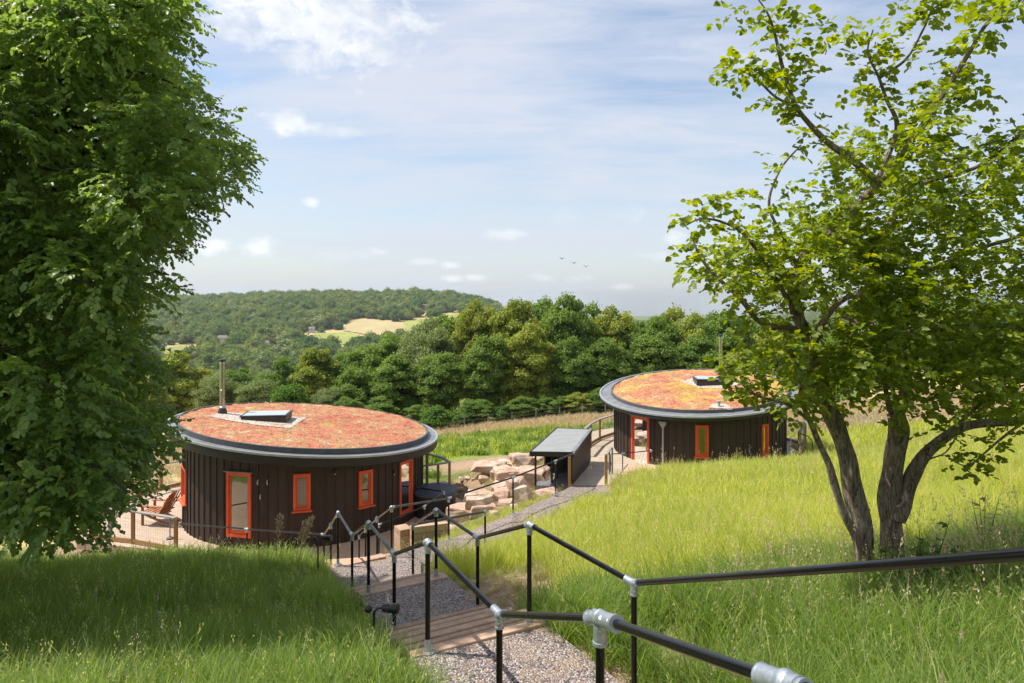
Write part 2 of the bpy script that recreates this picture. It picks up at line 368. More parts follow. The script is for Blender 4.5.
_c = np.array(CP, float); _n = len(_c)
def _k(d): return d
_D = np.linalg.norm(_c[:, None, :2]-_c[None, :, :2], axis=2)
_A = np.zeros((_n+3, _n+3)); _A[:_n, :_n] = _k(_D)-np.eye(_n)*.05; _A[:_n, _n] = 1; _A[:_n, _n+1:] = _c[:, :2]; _A[_n:, :_n] = _A[:_n, _n:].T
_w = np.linalg.solve(_A, np.r_[_c[:, 2], 0, 0, 0])
def rbf(x, y):
    z = _w[_n]+_w[_n+1]*x+_w[_n+2]*y
    for i in range(_n): z = z+_w[i]*np.hypot(x-_c[i, 0], y-_c[i, 1])
    return z
def far(x, y):
    t = x/np.maximum(y, 1)
    z = np.interp(y, [40, 55, 80, 120, 200, 350, 500, 700, 950], [-9, -10.6, -16, -25, -42, -60, -62, -46, -21])
    cr = np.interp(t, [-1, -.53, -.42, -.3, -.2, -.12, -.085, -.06, 0, 1], [-17, -16, -8, -2, -2.5, .5, -4, -13, -32, -34])
    zc = np.interp(y, [950, 1200, 1500], [0, 1, 0]); base = np.where(y > 1200, np.interp(y, [1200, 1500, 2500, 3500, 8000], [0, -20, -24, -34, -30]), -21)
    z = np.where(y > 950, np.where(y > 1200, base*(1-zc)+cr*zc, -21*(1-zc)+cr*zc), z)
    z = np.where((y > 1500) & (y <= 8000), base, z)
    w = smooth(.3, .6, t)*(1-smooth(300, 900, y)); z = z*(1-w)+(-9.2-(y-60)*.02)*w
    w2 = smooth(-.03, .02, t)*(1-smooth(.3, .6, t)); z = z*(1-w2)+np.interp(y, [40, 55, 80, 120, 200, 350, 500, 1500, 3000, 8000, 9000], [-9, -10.6, -16, -25, -42, -58, -66, -90, -110, -220, -240])*w2
    z = z+np.sin(x*.011+1)*np.cos(y*.009)*4*smooth(120, 300, y)*(1-smooth(1050, 1250, y))
    return z
def ground0(x, y):
    x = np.asarray(x, float); y = np.asarray(y, float)
    xc = np.clip(x, -45, 52); yc = np.clip(y, -40, 75)
    near = rbf(xc, yc)-.04*np.abs(x-xc)-.06*np.abs(y-yc)*(y > 0)+.2*np.abs(y-yc)*(y < 0)*(y > -90)
    near = near+.05*np.sin(x*1.7+y*.6)*np.sin(y*1.3-x*.4)
    r = smooth(50, 70, np.where(y > 0, np.maximum(y, np.abs(x)*.9), np.abs(x)*.9))
    return near*(1-r)+np.where(y > 20, far(x, y), -12)*r if True else near
# path pieces: corner lists (x, y, z)
A_, B_, C_, D_, E_, F_, G_, H_ = [Vector(v) for v in ((-.093,5.03,-2.33),(-.805,6.52,-2.33),(-1.54,8.93,-3.35),(-2.14,10.19,-3.35),(-2.9,12.39,-4.3),(-3.49,13.7,-4.3),(-4.14,15.6,-5.17),(-4.9,17.8,-6.16))]
R1, R2, R3, R4, R5 = [Vector(v) for v in ((1.007,5.64,-2.355),(.18,7.1,-2.355),(-.479,9.53,-3.35),(-1.2,10.8,-3.35),(-1.88,12.96,-4.3))]
S0, S1, S2, S3, S4 = [Vector(v) for v in ((-2.52,14.3,-4.38),(-1.63,17.6,-5.16),(.03,20.4,-5.36),(1.41,22.1,-5.27),(2.14,23.6,-5.36))]
T1, T2, T3 = [Vector(v) for v in ((-3.14,15.9,-5.12),(-3.9,18.2,-6.15),(-4.5,20.1,-7.0))]
def gz(v, dx=0, dy=0, h=1.05): return (v[0]+dx, v[1]+dy, v[2]-h)
nl = Vector((-.9, -.43)); e = .16
def L_(v, z): return (v[0]+nl.x*e, v[1]+nl.y*e, z)
def R_(v, z): return (v[0]-nl.x*e, v[1]-nl.y*e, z)
L1 = [L_(A_, -3.38), R_(R1, -3.4), R_(R2, -3.4), L_(B_, -3.38)]
L2 = [L_(C_, -4.4), R_(R3, -4.4), R_(R4, -4.4), L_(D_, -4.4)]
L3 = [L_(E_, -5.35), R_(R5, -5.35), (-1.9, 14.2, -5.42), R_(S0, -5.42), L_(F_, -5.37)]
X1 = [(-1.75, 12.95, -5.35), (-.45, 15.2, -5.85), (-1.55, 17.75, -6.24), (-2.6, 14.45, -5.43)]
X2 = [(-.45, 15.2, -5.85), (.45, 18.3, -6.38), (.1, 20.6, -6.46), (-1.55, 17.75, -6.24)]
X3 = [(.45, 18.3, -6.38), (1.65, 20.2, -6.44), (1.45, 22.3, -6.4), (.1, 20.6, -6.46)]
X4 = [(1.65, 20.2, -6.44), (3.3, 22.2, -6.5), (3.45, 23.9, -6.56), (2.1, 23.9, -6.56), (1.45, 22.3, -6.4)]
STAIRS = [(B_, R2, C_, R3, -3.39, -4.4, 4), (D_, R4, E_, R5, -4.4, -5.36, 4), (F_, S0, G_, T1, -5.4, -6.2, 5), (G_, T1, H_, T2, -6.2, -7.21, 5), (H_, T2, Vector((-5.6, 19.9, 0)), Vector((-4.5, 20.3, 0)), -7.21, -8.15, 5),
          (Vector((1.2, 1.0, 0)), Vector((2.45, 1.4, 0)), A_, R1, -1.45, -3.39, 11)]
HL, HR = (-7.95, 26.67), (8.62, 31.73)       # hut centres
ZL, ZR = -8.2, -7.05                         # deck levels
DECK_L = [(-14.6,22.9),(-12.5,22.45),(-10.8,22.0),(-9.3,21.4),(-6,20.4),(-3.6,20.6),(-2.0,23),(-1.5,25),(-1.9,27.4),(-2.8,29),(-7,32.5),(-13,32),(-15.2,30),(-15.8,27.5),(-15.5,25)]
def ring(c, r, a0, a1, n=24): return [(c[0]+r*math.cos(math.radians(a0+(a1-a0)*i/n)), c[1]+r*math.sin(math.radians(a0+(a1-a0)*i/n))) for i in range(n+1)]
DECK_R = [(2.15, 23.9), (3.45, 23.9), (4.6, 25.6), (5.2, 27.6)] + ring(HR, 4.5, -120, 0, 12) + [(13.9, 31), (14.0, 33.5)] + ring(HR, 6.2, 20, 178, 16) + [(2.7, 30.2)]
def inpoly(x, y, poly, grow=0.):
    """signed: True inside; grow widens the outline about its centre"""
    P_ = np.array([p[:2] for p in poly], float); c = P_.mean(0)
    if grow:
        v = P_-c; P_ = c+v*(1+grow/np.maximum(np.linalg.norm(v, axis=1, keepdims=True), .1))
    r = np.zeros(np.shape(x), bool); n = len(P_); j = n-1
    for i in range(n):
        xi, yi, xj, yj = *P_[i], *P_[j]
        cnd = (yi > y) != (yj > y)
        with np.errstate(divide='ignore', invalid='ignore'): xx = (xj-xi)*(y-yi)/(yj-yi if yj != yi else 1e-9)+xi
        r ^= cnd & (x < xx); j = i
    return r
def planez(poly, x, y):
    P_ = np.array(poly, float); s = np.linalg.lstsq(np.c_[P_[:, :2], np.ones(len(P_))], P_[:, 2], rcond=None)[0]
    return s[0]*x+s[1]*y+s[2]
CARVE = [(p, .09) for p in (L1, L2, L3, X1, X2, X3, X4)]
for (a, b, c, d, z0, z1, n) in STAIRS:
    CARVE.append(([L_(a, z0-.2), R_(b, z0-.2), R_(d, z1-.2), L_(c, z1-.2)], .12))
CARVE.append(([(*p, ZL) for p in DECK_L], .14)); CARVE.append(([(p[0], p[1], float(np.interp(p[1], [23.9, 29], [-6.56, ZR]))) for p in DECK_R], .14))
def ground(x, y):
    z = ground0(x, y); x = np.asarray(x, float); y = np.asarray(y, float)
    for poly, dz in CARVE:
        for gr, k in ((.55, .5), (.3, 1.)):
            ins = inpoly(x, y, poly, gr); zp = planez(poly, x, y)-dz
            z = np.where(ins & (z > zp), z*(1-k)+zp*k, z)
        ins = inpoly(x, y, poly, .1); zp = planez(poly, x, y)-dz; z = np.where(ins, np.minimum(z, zp), z)
    return z
def gnd(x, y): return float(ground(np.array([x]), np.array([y]))[0])
NOGRASS = [c[0] for c in CARVE]
def hit(px, py, lo=3, hi=3000, n=3000):
    """first meeting of a sight line with the bare terrain"""
    d = np.geomspace(lo, hi, n); x = (px-512)/F*d; zr = -(py-HZ)/F*d; g_ = ground0(x, d); k = np.argmax(g_ > zr); return float(x[k]), float(d[k])

def axis(fine, lim, step, grow):
    a = [0.]; s = step
    while a[-1] < lim:
        if a[-1] > fine: s *= grow
        a.append(a[-1]+s)
    return a
xs = axis(16, 6000, .2, 1.09); xs = np.array([-v for v in reversed(xs[1:])]+xs)
ys = axis(36, 9000, .2, 1.045); yn = axis(2, 120, .3, 1.15); ys = np.array([-v for v in reversed(yn[1:])]+ys)
X, Y = np.meshgrid(xs, ys); Z = ground(X, Y); Z = Z-np.maximum(0, (np.abs(X)-2500))*.004
nx, ny = len(xs), len(ys); i = np.arange(ny-1)[:, None]*nx+np.arange(nx-1)[None, :]
Q = np.stack([i, i+1, i+nx+1, i+nx], -1).reshape(-1, 4)
go = npmesh('ground', np.stack([X, Y, Z], -1).reshape(-1, 3), Q, 'ground', smooth_=True); tag(go, kind='structure')
# cover: soil beside paths and boulders, straw on the far field, lush strip
soil = np.zeros(X.shape)
for poly in NOGRASS[:7]+[c[0] for c in CARVE[7:12]]: soil = np.maximum(soil, inpoly(X, Y, poly, .35)*1.)
soil = np.maximum(soil, inpoly(X, Y, [(c[0], c[1]) for c in DECK_L], .8)*.8)
def blob(cx, cy, rx, ry, rot=0): 
    c_, s_ = math.cos(rot), math.sin(rot); u = ((X-cx)*c_+(Y-cy)*s_)/rx; v = (-(X-cx)*s_+(Y-cy)*c_)/ry; return np.clip(1.4-np.hypot(u, v), 0, 1)
soil = np.maximum(soil, blob(-.6, 27.0, 3.6, 4.5)); soil = np.maximum(soil, blob(.15, 9.6, 1.3, 2.2, .35)); soil = np.maximum(soil, blob(.6, 7.9, .9, 1.0)); soil = np.maximum(soil, blob(-1.5, 34.0, 3, 2.0)*.8)
soil = np.maximum(soil, blob(2.1, 6.6, .7, 1.1)*.7); soil = np.maximum(soil, inpoly(X, Y, [(-14, 18.5), (-9, 17.2), (-5, 17.0), (-4, 19), (-4, 22), (-14, 23)])*1.)
straw = smooth(41, 47, Y)*(1-smooth(60, 66, Y)); straw = np.maximum(straw, smooth(-13, -16, X)*smooth(22, 26, Y)); straw = np.maximum(straw, smooth(20, 26, X)*smooth(24, 32, Y)*(1-smooth(85, 100, Y))*.9)
straw = np.maximum(straw, smooth(30.5, 33.5, Y)*smooth(-4, -7, X)*.8)
straw = np.maximum(straw, blob(.2, 10.6, 1.2, 1.8)*.6)
lush = smooth(33, 37, Y)*(1-smooth(42, 46, Y))*smooth(-10, -5, X)*(1-smooth(8, 11, X))
colr = np.stack([soil, np.clip(straw-soil, 0, 1), np.clip(lush-soil*.5, 0, 1), np.ones_like(soil)], -1).reshape(-1, 4).astype(np.float32)
ca = go.data.color_attributes.new('cover', 'FLOAT_COLOR', 'POINT'); ca.data.foreach_set('color', colr.ravel())

# ------------------------------------------------------------------ path surfaces
def slab(name, polys, mat, thick=.3, sub=None):
    b = MB()
    for p in polys: b.prism(p, -thick, 0)
    return tag(b.build(name, mat), kind='structure')
slab('path', [L1, L2, L3], 'gravel'); 
b = MB()
for p in (X1, X2, X3, X4): b.prism([(q[0], q[1], q[2]-.004) for q in p], -.3, 0)
tag(b.build('path', 'gravel'), kind='structure')
flights = ['timber edged steps leading down from the nearest gravel landing with the pale sleepers', 'timber edged steps dropping from the second gravel landing', 'timber edged steps starting down beyond the third gravel landing towards the brown hut apron', 'steps in the middle of the lowest flight beside the left hut', 'lowest steps ending on the apron of the left hut', 'steps climbing beside the camera between the two nearest black handrails']
for fi, (a, b_, c, d, z0, z1, n) in enumerate(STAIRS):
    la, rb, lc, rd = [Vector(v) for v in (L_(a, 0), R_(b_, 0), L_(c, 0), R_(d, 0))]
    t = thing('timber_steps', flights[fi], 'steps', ((la.x+rb.x)/2, (la.y+rb.y)/2, z0), 'flights of timber steps')
    fill = MB(); rise = (z0-z1)/n
    for k in range(n):
        f0, f1 = (k+.0)/n, (k+1)/n; z = z0-rise*(k+1) if k < n-1 else z1+.0
        z = z0-rise*k-rise*.5 if n else z
        z = z0-rise*(k+.55)
        p0, p1 = la.lerp(lc, f0), rb.lerp(rd, f0); q0, q1 = la.lerp(lc, f1), rb.lerp(rd, f1)
        fr = .52
        m0, m1 = p0.lerp(q0, 1-fr), p1.lerp(q1, 1-fr)
        if k < n-1 or True:
            for u0, u1 in ((.0, .30), (.36, .63), (.69, 1.)):
                a0_, a1_, c1_, c0_ = m0.lerp(q0, u0), m1.lerp(q1, u0), m1.lerp(q1, u1), m0.lerp(q0, u1)
                s_ = MB(); s_.prism([(a0_.x, a0_.y), (a1_.x, a1_.y), (c1_.x, c1_.y), (c0_.x, c0_.y)], z-.16, z+random.uniform(-.006, .006)); s_.build('sleeper', 'sleeper', t, bevel=.014)
            fill.prism([(p0.x, p0.y), (p1.x, p1.y), (m1.x, m1.y), (m0.x, m0.y)], z-.3, z-.012)
    fill.build('tread_gravel', 'gravel', t)
def kerb_sleeper(p, q, z, label, w=.2, h=.16):
    b = MB(); b.beam((p[0], p[1], z-h/2), (q[0], q[1], z-h/2), w, h); o = b.build('timber_sleeper', 'sleeper', None, bevel=.01)
    tag(o, label, 'sleeper', 'timber sleepers edging the gravel landings')
kerb_sleeper((-.95, 6.46), (.33, 7.13), -3.365, 'pale timber sleeper edging the nearest gravel landing, above the other treads', .12)
kerb_sleeper((-2.28, 10.15), (-1.05, 10.85), -4.385, 'sunlit timber sleeper edging the second gravel landing', .22)
kerb_sleeper((-3.62, 13.64), (-2.68, 14.26), -5.36, 'timber sleeper edging the third gravel landing above the brown apron', .22)
# apron of the left hut and the boardwalk to the right one
b = MB(); b.prism([(p[0], p[1], ZL) for p in DECK_L if p[0] > -9.4 and p[1] < 30]+[(-9.3, 27, ZL)], -.3, -.004); tag(b.build('apron_pavement', 'concrete_pink'), kind='structure')
b = MB(); b.prism([(-9.3,21.4,ZL)]+[(p[0], p[1], ZL) for p in reversed(DECK_L) if p[0] < -9.2 or p[1] > 30][:-1]+[(-9.3, 22.2, ZL)] if False else [(-14.6,22.9,ZL),(-12.5,22.45,ZL),(-10.8,22.0,ZL),(-9.7,21.6,ZL),(-9.7,31.9,ZL),(-13,32,ZL),(-15.2,30,ZL),(-15.8,27.5,ZL),(-15.5,25,ZL)], -.22, .012)
dl = b.build('deck_terrace', 'deck_boards'); tag(dl, kind='structure')
b = MB()
for q in ([(2.15, 23.9, -6.55), (3.45, 23.9, -6.55), (4.9, 29, ZR), (2.75, 29, ZR)],):
    b.prism(q, -.25, 0)
tag(b.build('boardwalk_path', 'walk_boards'), kind='structure')
b = MB(); b.prism([(p[0], p[1], ZR) for p in [(2.75, 29), (3.5, 28.96), (4.9, 28.98)]+ring(HR, 4.6, -145, 10, 14)+ring(HR, 6.2, 20, 178, 16)+[(2.6, 30.4)]], -.25, -.004)
tag(b.build('deck_ring', 'walk_boards'), kind='structure')
b = MB(); b.prism([(3.46, 23.9, -6.57), (4.8, 25.7, -6.85), (6.3, 26.9, -7.02), (8.6, 27.1, ZR-.01), (7.0, 29.2, ZR-.01), (4.95, 29, ZR-.01)], -.2, 0); tag(b.build('side_pavement', 'concrete_pink'), kind='structure')

# ------------------------------------------------------------------ handrails
def rail(label, pts, r=.024, posts=None, fit=True, h=1.05, group='black and galvanised handrails', plates=True, ground_to=None):
    base = Vector(pts[0]); t = thing('handrail', label, 'handrail', (base.x, base.y, base.z-h), group); pts = [Vector(p) for p in pts]
    posts = range(len(pts)) if posts is None else posts
    for p, q in zip(pts[:-1], pts[1:]):
        d = (q-p).normalized(); b = MB(); b.tube([p+d*.055, q-d*.055], r, 16); b.build('rail_tube', 'black_paint', t, True)
    for i in posts:
        p = pts[i]; zb = p.z-h if ground_to is None else ground_to[i]
        b = MB(); b.tube([(p.x, p.y, zb), (p.x, p.y, p.z-.05)], r, 16); b.build('post', 'black_paint', t, True)
        if plates:
            b = MB(); b.lathe([(r+.005, .13), (r+.008, .03), (.035, .012), (.075, .012), (.075, 0), (0, 0)], (p.x, p.y, zb), 20)
            for k in range(4):
                an = k*math.pi/2+.5; b.lathe([(0, .022), (.009, .022), (.009, .012)], (p.x+.056*math.cos(an), p.y+.056*math.sin(an), zb), 8)
            b.build('base_flange', 'galvanised', t, True)
    if fit:
        for i, p in enumerate(pts):
            b = MB(); rs = r+.0075
            b.sphere(p, rs*1.16, 14)
            for q in ([pts[i-1]] if i else [])+([pts[i+1]] if i < len(pts)-1 else []):
                d = (q-p).normalized(); b.tube([p, p+d*.085, p+d*.0855, p+d*.10], [rs, rs, rs+.003, rs+.003], 16)
                sd = d.cross(Vector((0, 0, 1))).normalized(); b.tube([p+d*.06+sd*rs*.8, p+d*.06+sd*(rs+.008)], .009, 8)
            if i in posts:
                b.tube([p, (p.x, p.y, p.z-.085), (p.x, p.y, p.z-.0855), (p.x, p.y, p.z-.10)], [rs, rs, rs+.003, rs+.003], 16); b.tube([(p.x, p.y-rs*.8, p.z-.06), (p.x, p.y-rs-.008, p.z-.06)], .009, 8)
            b.build('pipe_fitting', 'galvanised', t, True)
    return t
N_ = Vector((.464, 3.6, -1.687)); M_ = Vector((.885, 2.2, -1.245))
I_ = Vector((-7.71, 19.87, -6.72)); J_ = Vector((-10.74, 22.05, -7.28))
rl = rail('long black tube handrail zigzagging down the left of the steps to the left hut',
     [(1.42, .3, -.55), M_, N_, A_, B_, C_, D_, E_, F_, G_, H_, I_, J_], posts=[1, 2, 3, 4, 5, 6, 7, 8, 9, 10, 11])
# the nearest joints are bigger swivel fittings
b = MB(); d = (M_-N_).normalized(); b.tube([N_-d*.03, N_+d*.0, N_+d*.19, N_+d*.192, N_+d*.215], [.038, .041, .040, .045, .045], 20); b.sphere(N_, .046, 16); dA = (A_-N_).normalized(); b.tube([N_, N_+dA*.11, N_+dA*.112, N_+dA*.13], [.036, .036, .041, .041], 18); b.tube([N_+dA*.07+Vector((0, 0, .03)), N_+dA*.07+Vector((0, 0, .045))], .012, 8); b.tube([N_+Vector((0, 0, -.03)), N_+Vector((0, 0, -.12)), N_+Vector((0, 0, -.121)), N_+Vector((0, 0, -.14))], [.036, .036, .040, .040], 18)
for k in (.06, .16): b.tube([N_+d*k+Vector((-.02, -.03, .02)), N_+d*k+Vector((-.026, -.038, .028))], .011, 8)
b.build('swivel_joint', 'galvanised', rl, True)
b = MB(); b.sphere(M_, .048, 16); b.tube([M_-d*.13, M_-d*.128, M_+d*.07], [.044, .040, .040], 18); b.tube([M_+Vector((.0, -.03, .03)), M_+Vector((.0, -.045, .04))], .012, 8); b.build('swivel_joint', 'galvanised', rl, True)
rail('black tube handrail on the right of the steps, nearest the gnarled tree', [(2.35, .75, -.15), R1, R2, R3, R4, R5, (-.61, 15.5, -4.85)], posts=[1, 2, 3, 4, 5, 6])
rail('black handrail along the far side of the gravel path, rising towards the small dark store', [T3, T2, T1, S0, S1, S2, S3, S4], posts=[0, 1, 2, 3, 4, 5, 6], h=1.08)
rail('low handrail beside the corner of the left hut and its covered tub', [at(379, 524.5, 21.4), at(424.6, 506.3, 23.2), at(444, 492, 24.9), at(418, 487.5, 26.0)], posts=[0, 1, 2], ground_to=[ZL]*4)
rail('short dark handrail crossing in front of the right hut door', [at(610.5, 454, 26.9), at(622.6, 453.5, 27.2), at(652, 450.5, 27.95)], posts=[0, 1], r=.02, ground_to=[-6.95, -6.95, 0])

# garden spot lamps
def spot(px, py, d, label, s=1):
    p = at(px, py, d); zb = gnd(p.x, p.y); t = thing('garden_spotlight', label, 'spotlight', (p.x, p.y, zb), 'black garden spotlights beside the steps')
    b = MB(); b.tube([(p.x, p.y, zb-.1), (p.x, p.y, p.z)], .011*s, 10); b.build('stake', 'lamp_black', t, True)
    b = MB(); b.tube([p, p+Vector((.03, 0, .03))*s, p+Vector((.06, 0, .035))*s], .010*s, 8); b.build('bracket', 'lamp_black', t, True)
    b = MB(); q = p+Vector((.075, 0, .035))*s; dv = Vector((1, -.25, .06)).normalized(); b.tube([q-dv*.01*s, q, q+dv*.03*s, q+dv*.09*s, q+dv*.13*s, q+dv*.132*s], [.012*s, .03*s, .036*s, .039*s, .042*s, .036*s], 18); b.build('lamp_head', 'lamp_black', t, True)
    b = MB(); b.sphere(p+Vector((-.045, 0, .025))*s, .032*s, 12); b.build('sensor', 'lamp_black', t, True)
spot(374, 612, 7.3, 'black stake spotlight in the grass nearest the camera, left of the steps', 1.3)
spot(318, 540, 12.9, 'smaller black stake spotlight at the crest of the grass beside the left hut', 1.3)
# ------------------------------------------------------------------ huts
def make_hut(nm, label, c, Rw, Rr, tilt, zf, zb, openings, nb, fh, up, ledge, sed, ext):
    cx, cy = c; zp = lambda x, y: tilt[0]+tilt[1]*(x-cx)+tilt[2]*(y-cy)
    t = thing('round_hut', label, 'hut', (cx, cy, zb), 'round timber huts with planted roofs')
    def wall_hit(px):
        tt = (px-512)/F; a = 1+tt*tt; bb = -2*(tt*cx+cy); cc = cx*cx+cy*cy-Rw*Rw; D = max(bb*bb-4*a*cc, 0); d = (-bb-D**.5)/2/a
        return d, math.atan2(d-cy, tt*d-cx)
    ops = []
    for o in openings:
        d0, a0 = wall_hit(o['px'][0]); d1, a1 = wall_hit(o['px'][1]); a0, a1 = min(a0, a1), max(a0, a1)
        if 'w' in o: am = (a0+a1)/2; a0, a1 = am-o['w']/2/Rw, am+o['w']/2/Rw
        dm = (d0+d1)/2; z1 = -(o['py'][0]-HZ)/F*dm; z0 = -(o['py'][1]-HZ)/F*dm; ops.append((a0, a1, z0, z1, o))
    # cladding: boards with cover battens, split at the openings
    cuts = []; da = 2*math.pi/nb; bw = .05/Rw
    edges = [x for op in ops for x in op[:2]]
    b = MB(); rnd = random.Random(3)
    segs = []
    for i in range(nb):
        a = i*da; tone = rnd.random(); segs.append((a, a+da-bw, Rw, tone)); segs.append((a+da-bw, a+da, Rw+.028, tone*.6))
    def norm(a): return (a+math.pi) % (2*math.pi)-math.pi
    for a0, a1, r, tone in segs:
        pts = sorted([a0, a1]+[e_ for e in edges for e_ in (e, e+2*math.pi, e-2*math.pi) if a0 < e_ < a1])
        for p, q in zip(pts[:-1], pts[1:]):
            am = norm((p+q)/2); spans = [(zb, None)]
            for o0, o1, z0, z1, o in ops:
                if o0 <= am <= o1: spans = [(zb, z0), (z1, None)]
            rr = r if not any(o0-.03 <= am <= o1+.03 for o0, o1, *_ in ops) else r
            P0 = (cx+rr*math.cos(p), cy+rr*math.sin(p)); P1 = (cx+rr*math.cos(q), cy+rr*math.sin(q)); I0 = (cx+(Rw-.02)*math.cos(p), cy+(Rw-.02)*math.sin(p)); I1 = (cx+(Rw-.02)*math.cos(q), cy+(Rw-.02)*math.sin(q))
            for s0, s1 in spans:
                t0 = s1 if s1 is not None else zp(*P0)-.2; t1 = s1 if s1 is not None else zp(*P1)-.2
                vs = [(*P0, s0), (*P1, s0), (*P1, t1), (*P0, t0), (*I0, s0), (*I1, s0), (*I1, t1), (*I0, t0)]
                b.add(vs, [(0, 1, 2, 3), (4, 0, 3, 7), (1, 5, 6, 2), (3, 2, 6, 7), (0, 4, 5, 1)], tone)
    b.build('cladding', 'cladding', t, attr='board')
    b = MB(); b.lathe([(Rw-.16, zb+.02), (Rw-.16, 0)], (cx, cy, 0), 64) ; 
    # inner lining with the same holes
    b = MB()
    for i in range(96):
        a0, a1 = 2*math.pi*i/96, 2*math.pi*(i+1)/96; am = norm((a0+a1)/2); spans = [(zb, None)]
        for o0, o1, z0, z1, o in ops:
            if o0-.03 <= am <= o1+.03: spans = [(zb, z0-.02), (z1+.02, None)]
        r = Rw-.15
        for s0, s1 in spans:
            vs = [(cx+r*math.cos(a), cy+r*math.sin(a)) for a in (a0, a1)]
            b.add([(*vs[0], s0), (*vs[1], s0), (*vs[1], s1 if s1 is not None else zp(*vs[1])-.25), (*vs[0], s1 if s1 is not None else zp(*vs[0])-.25)], [(3, 2, 1, 0)])
    b.build('inner_lining', 'interior_plaster', t)
    b = MB(); b.lathe([(Rw-.16, .0), (0, .0)], (cx, cy, zf+.02), 48); b.build('floor', 'deck_boards', t)
    # roof
    n = 128
    b = MB(); b.lathe([(Rw-.02, -fh), (Rr-.03, -fh), (Rr, -fh+.02), (Rr, -.055)], (cx, cy, 0), n, zp); b.build('fascia', 'dark_fascia', t, True)
    b = MB(); b.lathe([(Rr, -.055), (Rr+.022, -.055), (Rr+.022, .012), (Rr-.05, .012), (Rr-.05, -.03)], (cx, cy, 0), n, zp); b.build('edge_trim', 'zinc_edge', t)
    b = MB(); b.lathe([(Rr-.05, -.025), (Rr-ledge, -.012), (Rr-ledge, up*.5)], (cx, cy, 0), n, zp); b.build('roof_ledge', 'flashing_grey', t)
    b = MB(); b.lathe([(Rr-ledge, -.012), (Rr-ledge+.004, up), (Rr-ledge-.06, up+.006), (Rr-ledge-.06, up-.08)], (cx, cy, 0), n, zp); b.build('kerb_upstand', 'membrane_grey', t)
    # sedum: a gently rumpled sheet with cushions
    rs = Rr-ledge-.06; nr, na = 90, 360
    r_ = rs*np.sqrt((np.arange(nr+1))/nr); a_ = 2*np.pi*np.arange(na)/na; RR, AA = np.meshgrid(r_, a_, indexing='ij')
    xx = cx+RR*np.cos(AA); yy = cy+RR*np.sin(AA)
    zz = tilt[0]+tilt[1]*(xx-cx)+tilt[2]*(yy-cy)+up-.045+.05*(1-(RR/rs)**2)
    nz = np.array([noise.fractal(Vector((a*2.1, b2*2.1, 3)), .8, 2.2, 5) for a, b2 in zip(xx.ravel(), yy.ravel())]).reshape(xx.shape)
    zz = zz+.04*nz*(RR > .01)+.03*rng.random(zz.shape)*(RR > .01)
    ii = (np.arange(nr)[:, None]*na+np.arange(na)[None, :]); jj = (np.arange(nr)[:, None]*na+(np.arange(na)[None, :]+1) % na)
    npmesh('sedum_roof', np.stack([xx, yy, zz], -1).reshape(-1, 3), np.stack([ii, ii+na, jj+na, jj], -1).reshape(-1, 4), sed, t, smooth_=True)
    b = MB(); b.lathe([(Rw-.02, -fh), (0, -fh)], (cx, cy, 0), 48, zp); b.build('ceiling', 'interior_plaster', t)
    # openings
    for a0, a1, z0, z1, o in ops:
        am = (a0+a1)/2; w = 2*Rw*math.sin((a1-a0)/2)+.012; R0 = Rw*math.cos((a1-a0)/2)+.02
        er = Vector((math.cos(am), math.sin(am), 0)); et = Vector((-math.sin(am), math.cos(am), 0)); C0 = Vector((cx, cy, 0))
        def pt(u, r, z): return C0+er*r+et*u+Vector((0, 0, z))
        def member(mb, u0, u1, za, zb2, r0, r1):
            vs = [pt(u0, r0, za), pt(u1, r0, za), pt(u1, r1, za), pt(u0, r1, za), pt(u0, r0, zb2), pt(u1, r0, zb2), pt(u1, r1, zb2), pt(u0, r1, zb2)]
            mb.add(vs, [(0, 3, 2, 1), (4, 5, 6, 7), (0, 1, 5, 4), (1, 2, 6, 5), (2, 3, 7, 6), (3, 0, 4, 7)])
        fw = o.get('fw', .085); kind = o['kind']; ro, ri = R0+.045, R0-.14
        fr = MB(); col = 'orange_paint' if not o.get('dark') else 'dark_frame'
        member(fr, -w/2, -w/2+fw, z0, z1, ri, ro); member(fr, w/2-fw, w/2, z0, z1, ri, ro)
        member(fr, -w/2+fw, w/2-fw, z1-fw, z1, ri, ro); member(fr, -w/2+fw, w/2-fw, z0, z0+(fw if kind != 'door' else .1), ri, ro)
        root = fr.build(kind, col, t, bevel=.006)
        # a part of its own per opening: the frame mesh carries pane, sash and sill
        def sub(mb, name, mat, bev=0):
            return mb.build(name, mat, root, bevel=bev)
        sf = MB(); k = .055; iw = w/2-fw; zt, z_ = z1-fw, z0+(fw if kind != 'door' else .1)
        member(sf, -iw+.004, -iw+k, z_+.004, zt-.004, ro-.10, ro-.045); member(sf, iw-k, iw-.004, z_+.004, zt-.004, ro-.10, ro-.045)
        member(sf, -iw+k, iw-k, zt-k, zt-.004, ro-.10, ro-.045); member(sf, -iw+k, iw-k, z_+.004, z_+k+(.06 if kind == 'door' else 0), ro-.10, ro-.045)
        sub(sf, 'sash', col if not o.get('darksash') else 'dark_frame', .004)
        pn = MB(); member(pn, -iw+k, iw-k, z_+k, zt-k, ro-.078, ro-.07); sub(pn, 'pane', 'window_glass')
        if kind == 'window':
            sl = MB(); member(sl, -w/2-.05, w/2+.05, z0-.045, z0+.0, ri+.1, ro+.09); sub(sl, 'sill', col, .006)
        if kind == 'door':
            h = MB(); h.tube([pt(iw-.03, ro+.02, z0+1.0), pt(iw-.03, ro+.02, z0+1.12)], .012, 8); h.tube([pt(iw-.03, ro-.05, z0+1.06), pt(iw-.03, ro+.02, z0+1.06)], .009, 8); sub(h, 'handle', 'steel_flue')
            cp = MB(); member(cp, -w/2-.07, w/2+.07, z1, z1+.03, ro-.02, ro+.05); sub(cp, 'head_flashing', 'flashing_grey')
